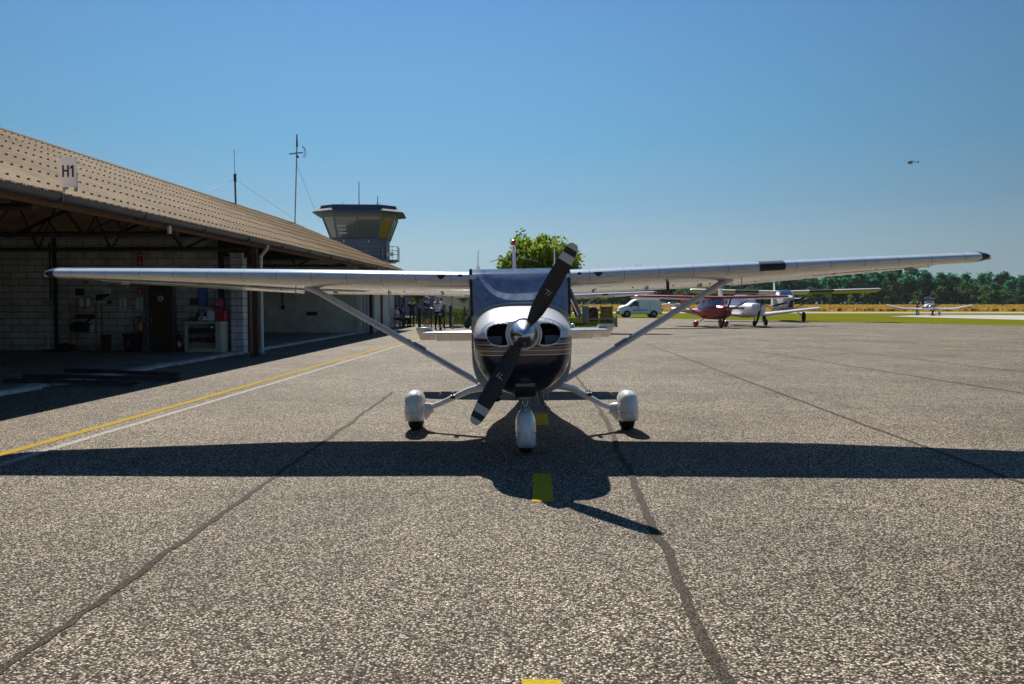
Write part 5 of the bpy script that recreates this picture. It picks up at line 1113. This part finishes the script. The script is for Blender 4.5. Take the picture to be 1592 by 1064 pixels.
def person(loc, rz, label, top, bottom, hair, hat=None, sit=False, shorts=False, arms='down', scale=1.0, shoes=(0.02,0.02,0.02), step=0.0):
    root = empty('person', loc, rz, label, 'person'); root.scale = (scale,)*3
    hz = .48 if sit else .93
    J = {'pelvis':((0,.02,hz),(.145,.10)), 'spine':((0,.02,hz+.2),(.13,.095)), 'chest':((0,0.02,hz+.42),(.155,.105)), 'neckb':((0,.02,hz+.56),(.07,.065)), 'neck':((0,0,hz+.61),(.055,.055)), 'jaw':((0,-.025,hz+.67),(.062,.075)), 'head':((0,-.015,hz+.75),(.076,.092)), 'crown':((0,0,hz+.825),(.055,.07)), 'nose':((0,-.112,hz+.72),(.012,.012))}
    E = [('pelvis','spine'),('spine','chest'),('chest','neckb'),('neckb','neck'),('neck','jaw'),('jaw','head'),('head','crown'),('head','nose')]
    for s, n in ((-1,'l'),(1,'r')):
        st = step*s
        if sit: leg = [('hip',(s*.10,-.02,hz),(.085)),('knee',(s*.13,-.46,.48),.062),('calf',(s*.13,-.45,.30),.052),('ankle',(s*.13,-.42,.09),.036),('toe',(s*.14,-.60,.045),.035)]
        else: leg = [('hip',(s*.095,.02,hz-.05),.085),('knee',(s*.105,-.02+st*.5,.49),.058),('calf',(s*.105,.02+st*.8,.34),.052),('ankle',(s*.11,.03+st,.09),.035),('toe',(s*.13,-.13+st,.04),.035)]
        prev = 'pelvis'
        for k, p_, r in leg: J[k+n] = (p_, r); E.append((prev, k+n)); prev = k+n
        sh = (s*.185,.02,hz+.50)
        if arms == 'down': el, wr = (s*.235,.05,hz+.22), (s*.235,-.05,hz-.03)
        elif arms == 'hips': el, wr = (s*.32,.10,hz+.26), (s*.19,-.06,hz+.12)
        elif arms == 'front': el, wr = (s*.23,-.02,hz+.24), (s*.10,-.24,hz+.20)
        else: el, wr = (s*.225,-.08,hz+.24), (s*.13,-.33,hz+.12)
        hd = Vector(wr) + (Vector(wr)-Vector(el)).normalized()*.08
        J['sh'+n] = (sh,.058); J['el'+n] = (el,.040); J['wr'+n] = (wr,.027); J['ha'+n] = (tuple(hd),(.036,.018))
        E += [('chest','sh'+n),('sh'+n,'el'+n),('el'+n,'wr'+n),('wr'+n,'ha'+n)]
        d = (Vector(wr)-Vector(el)).normalized(); sd = Vector((0,1,0)) if arms in ('down','hips') else Vector((1,0,0))
        for q in range(4):
            f = hd + sd*(q-1.5)*.019 + d*(.035) ; g = f + d*(.045-.006*abs(q-1.3)) + Vector((-s*.012,-.008,0)); J['f%d%s'%(q,n)] = (tuple(f),.0085); J['g%d%s'%(q,n)] = (tuple(g),.007); E += [('ha'+n,'f%d%s'%(q,n)),('f%d%s'%(q,n),'g%d%s'%(q,n))]
        th = Vector(wr)+d*.03 - sd*.035 + Vector((-s*.01,-.01,0)); J['t'+n] = (tuple(th),.009); J['u'+n] = (tuple(th+d*.04),.008); E += [('wr'+n,'t'+n),('t'+n,'u'+n)]
    skin_mesh('body', J, E, M['skin'], root)
    def grow(ks, es, g, extra=None):
        D = {}
        for k in ks:
            p_, r = J[k]; r = r if isinstance(r, tuple) else (r, r); D[k] = (p_, (r[0]+g, r[1]+g))
        if extra: D.update(extra)
        return D
    mid = lambda a, c, t=.5: tuple(Vector(J[a][0]).lerp(Vector(J[c][0]), t))
    ex = {'cl': (mid('shl','ell',.8),(.062,.062)), 'cr': (mid('shr','elr',.8),(.062,.062)), 'hem': ((0,.02,hz-.06),(.17,.125))}
    skin_mesh('shirt', grow(['pelvis','spine','chest','shl','shr'], None, .022, ex), [('hem','pelvis'),('pelvis','spine'),('spine','chest'),('chest','shl'),('chest','shr'),('shl','cl'),('shr','cr')], top, root)
    tr = grow(['pelvis','hipl','hipr','kneel','kneer'], None, .020); te = [('pelvis','hipl'),('pelvis','hipr'),('hipl','kneel'),('hipr','kneer')]
    if not shorts:
        tr.update(grow(['calfl','calfr'], None, .018)); tr['al'] = (mid('calfl','anklel',.9),(.058,.058)); tr['ar'] = (mid('calfr','ankler',.9),(.058,.058)); te += [('kneel','calfl'),('kneer','calfr'),('calfl','al'),('calfr','ar')]
    tr['pelvis'] = ((0,.02,hz-.01),(.155,.115)); skin_mesh('trousers', tr, te, bottom, root)
    for n in 'lr':
        a, c = Vector(J['ankle'+n][0]), Vector(J['toe'+n][0]); b = MB(); rr = []
        dirn = (c-a); dirn.z = 0; dirn.normalize()
        b.loft([[(a.x+dirn.x*k+x*w, a.y+dirn.y*k, z) for x, z in ((-1,.0),(1,.0),(.9,h_),(-.9,h_))] for k, w, h_ in ((-.07,.035,.09),(.02,.042,.12),(.12,.048,.075),(.21,.03,.05))]); b.build('shoe', cloth('shoe_leather', shoes), root, smooth=60, bevel=.01)
    b = MB(); c = Vector(J['head'][0]); b.ball(c+Vector((0,.022,.03)),(.088,.098,.088),14,10); b.v = [(x,y,z) if not (y < c.y-.055 and z < c.z+.03) else (x, c.y-.05, z) for x,y,z in b.v]
    b.build('hair', hair, root, smooth=60)
    if hat:
        b = MB(); b.ball(c+Vector((0,.015,.055)),(.098,.108,.075),14,8); b.loft([[(x*k, c.y-.03-.16*t, c.z+.055-.02*t) for x,k in ((-.085,1),(.085,1))]+[(x*k, c.y-.03-.16*t, c.z+.045-.02*t) for x,k in ((.085,1),(-.085,1))] for t,k in ((0,1),(.6,.95),(1,.5))]); b.build('cap', hat, root, smooth=60)
    return root
grey = cloth('grey_hair',(0.35,0.34,0.32)); dkh = cloth('dark_hair',(0.03,0.02,0.015)); navyc = cloth('navy_cloth',(0.025,0.03,0.08)); whitec = cloth('white_cloth',(0.70,0.72,0.82)); blackc = cloth('black_cloth',(0.015,0.015,0.018)); redc = cloth('red_cloth',(0.30,0.02,0.03)); khaki = cloth('khaki_cloth',(0.10,0.11,0.07)); lil = cloth('pale_lilac_cloth',(0.50,0.50,0.72)); beige = cloth('beige_cap_cloth',(0.55,0.42,0.33))
def gp(px, py): p = G(px, py); return (p.x, p.y, 0)
person(gp(681,512.5), radians(165), 'man in a white polo shirt and black trousers with his back turned', whitec, blackc, grey, arms='front', scale=1.02, step=.06)
person(gp(664,511), radians(60), 'man in a navy shirt, khaki shorts and beige cap facing the white polo shirt', navyc, khaki, dkh, hat=beige, arms='front', shorts=True, scale=1.02)
person(gp(686,507.5), radians(0), 'person in shorts half hidden behind the man in the white polo shirt', navyc, blackc, dkh, shorts=True, scale=1.0)
person(gp(640.5,507), radians(20), 'person in a dark maroon top and dark cap standing behind the seated pair', cloth('maroon_cloth',(0.07,0.01,0.014)), navyc, dkh, hat=cloth('maroon_cloth',(0.07,0.01,0.014)), scale=.98)
def chair(loc, rz, label):
    t = empty('garden_chair', loc, rz, label, 'chair'); b = MB(); b.box((0,0,.42),(.44,.42,.03)); b.build('seat', M['plastic'], t)
    b = MB(); b.box((0,.21,.68),(.44,.03,.42),0,(-.15,0,0)); b.build('backrest', M['plastic'], t)
    for x in (-.2,.2):
        for y in (-.19,.19): b = MB(); b.box((x,y,.2),(.035,.035,.41)); b.build('leg', M['plastic'], t)
q1, q2 = gp(617,509.5), gp(626,508.5)
chair(q1, radians(75), 'white garden chair nearest the annex wall'); person(q1, radians(75), 'seated person in a pale lilac shirt leaning toward the apron', lil, blackc, dkh, sit=True, arms='lap')
chair(q2, radians(70), 'white garden chair further from the annex wall'); person(q2, radians(70), 'seated person in navy beside the pale lilac shirt', navyc, blackc, dkh, sit=True, arms='lap')
jp = G(1443,490.5)
person((jp.x-.95,jp.y+.6,0), radians(-60), 'person in black standing left of the far white plane', blackc, blackc, dkh, arms='front')
person((jp.x+.85,jp.y+.7,0), radians(40), 'person in pale blue leaning over the far white plane on its right', lil, navyc, dkh, arms='lap')
# ------------------------------------------------------------------ fence, gate, hose reel, post and rail
M['fencegreen'] = mat('dark_green_fence', (0.012,0.022,0.016), 0.5, var=0.1)
M['fpanel'] = mat('olive_panel', (0.08,0.10,0.06), 0.7, var=0.1)
t = empty('garden_fence', (0,0,0), 0, 'dark green mesh fence with posts between the apron and the lawn', 'fence')
pts = [(652,509.5,.95),(670.5,510.5,.95),(691,511.5,1.05),(700.5,510,1.05),(722,508,1.0),(745,506.5,1.0)]
W_ = [(G(px,py), h) for px, py, h in pts]
t.location = W_[0][0]; O_ = W_[0][0]
for k, (p, h_) in enumerate(W_):
    b = MB(); r = .085 if k in (0,3) else .04; b.box(p-O_+Vector((0,0,h_*.62)),(r*2,r*1.4,h_*1.24)); b.build('post', M['fencegreen'], t)
for k in range(5):
    if k == 2: continue
    (p,h1),(q,h2) = W_[k], W_[k+1]; p = p-O_; q = q-O_; b = MB()
    for z in (.08,.55,1.1): b.tube([p+Vector((0,0,z)),q+Vector((0,0,z))], .018, 5)
    n_ = max(4, int((q-p).length/.12))
    for i in range(n_): c = p.lerp(q,(i+.5)/n_); b.tube([c+Vector((0,0,.08)),c+Vector((0,0,1.1))], .006, 4)
    b.build('mesh_panel', M['fencegreen'], t)
a = G(664,508.5); b = MB(); b.box((0,0,.62),(.42,.05,.36)); b.tube([(-.15,0,0),(-.15,0,.5)],.02,6); b.tube([(.15,0,0),(.15,0,.5)],.02,6); tag(b.build('notice_board', M['fpanel'], loc=(a.x,a.y-.35,0)), 'olive green panel on short legs in front of the man in the beige cap', 'board')
a = G(694,509); b = MB(); b.tube([(0,0,0),(0,0,1.42)], .02, 6); t = empty('small_sign', (a.x,a.y,0), 0, 'small white sign board on a thin pole by the garden fence', 'sign'); b.build('pole', M['steel'], t); b = MB(); b.box((0,-.03,1.40),(.38,.02,.09)); b.build('board', M['paper'], t)
a = G(704,511); b = MB(); b.box((0,0,.3),(.13,.13,.6)); b.prism([(-.065,.6),(.065,.6),(0,.68)], -.065, .065, 'y'); tag(b.build('concrete_bollard', M['curb'], loc=(a.x,a.y,0), bevel=.01), 'short pale concrete bollard at the end of the garden fence', 'bollard')
M['hose'] = mat('green_hose', (0.02,0.16,0.11), 0.45, var=0.1)
a = G(729,510.5); t = empty('hose_reel', (a.x,a.y,0), radians(15), 'green hose reel on a small trolley beside the garden fence', 'hose reel')
b = MB(); b.lathe([(.10,-.16),(.24,-.15),(.26,0),(.24,.15),(.10,.16)], (0,0,.38), 'y', 20); b.build('drum', M['hose'], t, smooth=50)
for s in (-1,1):
    b = MB(); b.tube([(-.25,s*.2,0.05),(-.1,s*.2,.38),(.2,s*.2,.95)], .018, 6); b.lathe([(.28,s*.18),(.28,s*.20)], (0,0,.38), 'y', 20); b.build('side_frame', M['fencegreen'], t)
    b = MB(); b.lathe([(.10,s*.21),(.10,s*.25)], (-.1,0,.10), 'y', 14); b.build('wheel', M['tyre'], t)
b = MB(); pts = []
for k in range(60): an = k*.42; r = .28+.05*sin(k*.9); pts.append((-1.0+r*cos(an)*1.7+k*.004, -.15+r*sin(an)*.6, .025+.0015*k))
b.tube(pts+[(-.4,-.1,.05),(-.15,-.05,.25)], .018, 6); b.build('loose_hose', M['hose'], t, smooth=60)
tpr = G(914,508.5); t = empty('post_and_rail', (tpr.x,tpr.y,0), 0, 'weathered timber post and rail barrier at the edge of the grass patch', 'barrier')
M['oldwood'] = mat('weathered_timber', (0.22,0.18,0.13), 0.85, var=0.25, scale=8)
w = G(956,508).x-tpr.x
for k in range(3):
    b = MB(); b.lathe([(.065,0),(.065,.62),(.03,.66)], (w*(0,1,.98)[k], (0,0,1.3)[k], 0), n=10); b.build('post', M['oldwood'], t)
b = MB(); b.box((w/2,0,.48),(w,.05,.10)); b.build('rail', M['oldwood'], t)
b = MB(); b.box((w*.99,.65,.48),(.05,1.3,.10)); b.build('rail', M['oldwood'], t)
# green screen fence, shed and junk by the grass patch
a = G(936,503.5); t = empty('screen_fence', (a.x,a.y,0), radians(-8), 'dark green slatted screen fence behind the timber barrier', 'fence')
M['screen_g'] = mat('dark_green_slats', (0.012,0.028,0.02), 0.7, var=0.2)
b = MB()
for k in range(12): b.box((.30,0,.10+.095*k),(.75,.02,.085))
b.build('slats', M['screen_g'], t)
for x in (-.1,.7): b = MB(); b.box((x,.04,.65),(.06,.06,1.3)); b.build('post', M['screen_g'], t)
a = G(911,504); t = empty('metal_locker', (a.x,a.y,0), radians(8), 'pale green upright metal locker beside the screen fence', 'locker')
M['palegreen'] = mat('pale_green_metal', (0.20,0.26,0.20), 0.5, var=0.1)
b = MB(); b.box((0,.2,.62),(.40,.4,1.2)); b.build('carcass', M['palegreen'], t, bevel=.01); b = MB(); b.box((0,-.012,.62),(.36,.02,1.1)); b.build('door', M['palegreen'], t, bevel=.004); b = MB(); b.box((.13,-.03,.65),(.02,.03,.12)); b.build('handle', M['steel'], t)
a = G(924,503.5); t = empty('bicycle', (a.x,a.y,0), radians(25), 'dark bicycle leaning between the locker and the screen fence', 'bicycle')
for x in (-.5,.5):
    b = MB(); b.tube([(x+.32*cos(q*pi/12),0,.34+.32*sin(q*pi/12)) for q in range(25)], .02, 6); b.build('wheel', M['tyre'], t)
b = MB(); b.tube([(-.5,0,.34),(-.15,0,.85),(.35,0,.82),(.5,0,.34)], .018, 6); b.tube([(-.15,0,.85),(.0,0,.32),(.35,0,.82)], .018, 6); b.tube([(-.5,0,.34),(0,0,.32)], .015, 6); b.build('frame', M['red'], t)
b = MB(); b.box((-.17,0,.95),(.24,.12,.05)); b.build('saddle', M['black'], t, bevel=.02); b = MB(); b.tube([(.34,-.25,1.0),(.36,0,1.02),(.34,.25,1.0)], .015, 6); b.tube([(.36,0,1.02),(.35,0,.82)], .016, 6); b.build('handlebar', M['black'], t)
a = G(921,501); t = empty('barbecue', (a.x,a.y,0), 0, 'dark covered bulk standing between the locker and the screen fence', 'covered equipment')
b = MB(); b.loft([sup(.42*k,z1,0,y,18,3,6) for y,k,z1 in ((-.3,.9,.95),(-.1,1,1.15),(.2,1,1.2),(.35,.8,.9))]); b.build('cover', M['tarp'], t, smooth=50); b = MB(); b.box((0,0,.05),(.7,.6,.08)); b.build('base', M['darksteel'], t)
# ------------------------------------------------------------------ vegetation
M['leaf'] = leaf_mat('maple_leaf', (0.09,0.145,0.010), (0.15,0.22,0.018), (0.25,0.31,0.035), 0.5)
M['pine'] = leaf_mat('pine_needles', (0.016,0.12,0.07), (0.028,0.16,0.085), (0.06,0.21,0.09), 0.6)
M['broad'] = leaf_mat('oak_leaf', (0.05,0.12,0.03), (0.085,0.165,0.04), (0.13,0.20,0.05), 0.6)
M['bark'] = mat('bark', (0.09,0.065,0.045), 0.9, var=0.3, scale=8, bump=.5)
def leaf_quad(b, c, s, n=None):
    n = Vector((random.gauss(0,1),random.gauss(0,1),random.gauss(0,1))) if n is None else n
    n.normalize(); a = n.orthogonal().normalized(); a = (Matrix.Rotation(random.uniform(0,6.28),3,n) @ a); d = n.cross(a)
    w = s*random.uniform(.6,1.2); l = s*random.uniform(.8,1.4)
    b.add([c-a*l, c+d*w*.55+a*l*.05, c+a*l, c-d*w*.55+a*l*.05], [(0,1,2,3)])
def broad_tree(name, loc, H, R, zb, nleaf, size, lm, label, group=None, cat='tree', rz=0, nclump=60, mesh_only=False):
    t = empty(name, loc, rz, label, cat, group)
    tk = MB(); tk.tube([(0,0,0),(.05,0,zb*.6),(0,.05,zb+.3*(H-zb)),(0,0,H*.85)], [H*.028,H*.022,H*.016,H*.004], 8); b = MB()
    cz = (H+zb)/2; ch = (H-zb)/2; clumps = []
    for k in range(nclump):
        while True:
            v = Vector((random.uniform(-1,1),random.uniform(-1,1),random.uniform(-1,1)))
            if .35 < v.length < 1: break
        v *= (.80 + random.uniform(-.16,.14)); shape = 1.0 if v.z > 0 else (1-.25*abs(v.z))
        c = Vector((v.x*R*shape, v.y*R*shape, cz+v.z*ch)); clumps.append((c, R*random.uniform(.16,.30)))
        if k % 3 == 0: tk.tube([(0,0,max(zb*.7,c.z-ch*.7)), Vector((c.x*.5,c.y*.5,c.z-.1*ch)), c], [H*.010,H*.006,H*.002], 5)
    for k in range(nleaf):
        c, r = random.choice(clumps); d = Vector((random.gauss(0,1),random.gauss(0,1),random.gauss(0,1))); d.normalize()
        leaf_quad(b, c + d*r*random.uniform(.3,1.05)*Vector((1,1,.8)).length/1.6, size)
    tk.build('trunk', M['bark'], t, smooth=60); b.build('crown', lm, t, smooth=0, fix=False); return t
broad_tree('maple_tree', (1.95,62,0), 6.5, 3.35, 1.7, 11000, .175, M['leaf'], 'round bright green tree rising behind the tail of the foreground plane', nclump=110)
broad_tree('young_tree', (-7.35,66,0), 3.1, 1.0, 1.5, 500, .14, M['leaf'], 'young bright green tree at the corner of the annex', nclump=24)
def pine_mesh(H, seed, kind):
    random.seed(seed); b = MB(); tk = MB(); tk.tube([(0,0,0),(random.uniform(-.2,.2),0,H*.5),(0,0,H*.95)], [H*.018,H*.014,H*.004], 6)
    base = H*(.16 if kind == 'pine' else .02); R = H*(.30 if kind == 'pine' else .42)
    n = 800 if kind == 'pine' else 800; cl = []
    for k in range(34):
        f = random.random(); z = base+(H-base)*f; rad = R*((1-f)**.6*.95+.10) if kind == 'pine' else R*sqrt(max(0,1-(2*f-1)**2))*.9
        a = random.uniform(0,6.28); q = sqrt(random.random())
        cl.append((Vector((cos(a)*rad*q, sin(a)*rad*q, z)), random.uniform(.10,.2)*H*(.6 if kind == 'pine' else .8)))
    for k in range(n):
        c, r = random.choice(cl); d = Vector((random.gauss(0,1),random.gauss(0,1),random.gauss(0,.7)))*.5
        leaf_quad(b, c+d*r, H*.046)
    return tk.mesh('trunk', M['bark'], 60), b.mesh('crown', M['pine'] if kind == 'pine' else M['broad'], 0, False)
PM = [pine_mesh(12.5+.6*k, 50+k, 'pine') for k in range(5)]; BMs = [pine_mesh(7.0+.8*k, 80+k, 'broad') for k in range(3)]
random.seed(5)
def far_tree(i, loc, meshes, name, label, group, sc):
    tk, cr = meshes; o = empty(name, loc, random.uniform(0,6.28), label, 'tree', group); o.scale = (sc*random.uniform(.9,1.15), sc*random.uniform(.9,1.15), sc)
    for nm, me in (('trunk', tk), ('crown', cr)):
        c = bpy.data.objects.new(nm, me); COL.objects.link(c); c.parent = o
def hgt(x):                                     # the tree line dips and swells along its length
    return 1.0 + .10*sin(x*.045+1) + .06*sin(x*.13) - .0004*(x-40)
x = 10.0; i = 0
while x < 262:
    far_tree(i, (x+random.uniform(-1,1), 345+random.uniform(-3,3), 0), random.choice(PM), 'pine_tree', 'dark green pine standing in the dense tree line beyond the dry field', 'pines in the far tree line', hgt(x)*random.uniform(.72,.95)); x += random.uniform(2.4,3.8); i += 1
x = 8.0
while x < 275:
    far_tree(i, (x, 356+random.uniform(-3,3), 0), random.choice(PM), 'pine_tree', 'dark green pine standing in the dense tree line beyond the dry field', 'pines in the far tree line', hgt(x)*random.uniform(.92,1.06)); x += random.uniform(2.2,3.4); i += 1
x = 12.0
while x < 255:
    far_tree(i, (x, 336+random.uniform(-3,3), 0), random.choice(BMs), 'broadleaf_tree', 'lighter green leafy tree in front of the pines of the far tree line', 'leafy trees in front of the far pines', random.uniform(.45,.95)*(1.3 if x > 150 else 1)); x += random.uniform(4,10); i += 1
# woodland mass behind, tall dry grass, lawn weeds: nobody could count these
b = MB(); random.seed(9)
for k in range(12000):
    x = random.uniform(0,290); c = Vector((x, random.uniform(350,380), random.uniform(0,11.6)*hgt(x))); leaf_quad(b, c, 1.15)
tag(b.build('woodland', M['pine'], smooth=0, fix=False), kind='stuff')
M['drystalk'] = leaf_mat('dry_stalks', (0.22,0.17,0.035), (0.42,0.26,0.05), (0.50,0.37,0.11), 0.4)
b = MB()
for k in range(15000):
    y = random.choice((random.uniform(142,160), random.uniform(160,240), random.uniform(240,338), random.uniform(300,338))); x = random.uniform(-.02,.72)*y; h_ = random.uniform(.25,.75)
    w_ = random.uniform(.15,.5); b.add([(x-w_,y,0),(x+w_,y+random.uniform(-.2,.2),0),(x+w_*.7,y,h_),(x-w_*.6,y,h_*random.uniform(.7,1))], [(0,1,2,3)])
tag(b.build('tall_dry_grass', M['drystalk'], smooth=0, fix=False), kind='stuff')
M['blade'] = leaf_mat('grass_blades', (0.05,0.08,0.01), (0.085,0.11,0.016), (0.13,0.14,0.03), 0.3)
b = MB()
def tuft(x, y, h_, w_=.03): b.add([(x-w_,y,0),(x+w_,y,0),(x+random.uniform(-.06,.06),y+random.uniform(-.05,.05),h_)], [(0,1,2)])
for k in range(5000): tuft(random.uniform(3.4,8.8), random.uniform(52.4,78), random.uniform(.05,.16), .05)
for k in range(5000): tuft(random.uniform(-9.5,3), random.uniform(57.2,90), random.uniform(.05,.18), .06)
b2 = b; b2.v = [(x,y,z-.02) for x,y,z in b2.v]
# drop the tufts that would stand on the apron
def in_poly(x, y, P_):
    r = False; n = len(P_); j = n-1
    for i in range(n):
        (xi,yi),(xj,yj) = P_[i], P_[j]
        if (yi > y) != (yj > y) and x < (xj-xi)*(y-yi)/(yj-yi)+xi: r = not r
        j = i
    return r
fs = [(f) for f in b.f if not in_poly(b.v[f[0]][0], b.v[f[0]][1], apron_pts)]
b.f = fs; b.m = [0]*len(fs)
tag(b.build('grass_blades', M['blade'], smooth=0, fix=False), kind='stuff')
def weed(loc, h_, label, k):
    random.seed(k); t = empty('leafy_shrub', loc, 0, label, 'shrub', 'young shrubs along the garden fence'); tk = MB(); lb = MB()
    for q in range(6):
        a = random.uniform(0,6.28); e = Vector((cos(a)*.22*h_, sin(a)*.22*h_, h_*random.uniform(.7,1))); tk.tube([(0,0,0), e*.5, e], [.015,.01,.004], 5)
        for i in range(14): leaf_quad(lb, e*random.uniform(.3,1.05)+Vector((random.gauss(0,.06),random.gauss(0,.06),random.gauss(0,.05))), .07)
    tk.build('stem', M['bark'], t); lb.build('leaves', M['leaf'], t, smooth=0, fix=False)
for k, px in enumerate((706,712,719,731,737)):
    a = G(px,500.5); weed((a.x,a.y,-.02), random.uniform(1.0,1.35), ['leafy shrub first along the lawn behind the mesh fence','leafy shrub second along the lawn behind the mesh fence','leafy shrub midway along the lawn behind the mesh fence','leafy shrub just behind the hose reel','leafy shrub nearest the foreground fuselage behind the fence'][k], 200+k)

# ------------------------------------------------------------------ faint haze volume added to lift the dark far trees
hm = bpy.data.materials.new('added_haze'); hm.use_nodes = True; hn = hm.node_tree; hn.nodes.clear()
pv = hn.nodes.new('ShaderNodeVolumePrincipled'); pv.inputs['Color'].default_value = (.80,.88,.98,1); pv.inputs['Density'].default_value = 0.00006; pv.inputs['Anisotropy'].default_value = 0.2
ho = hn.nodes.new('ShaderNodeOutputMaterial'); hn.links.new(pv.outputs[0], ho.inputs['Volume'])
b = MB(); b.box((0,375,53.5),(1900,1150,109)); tag(b.build('haze', hm, smooth=0), kind='stuff')
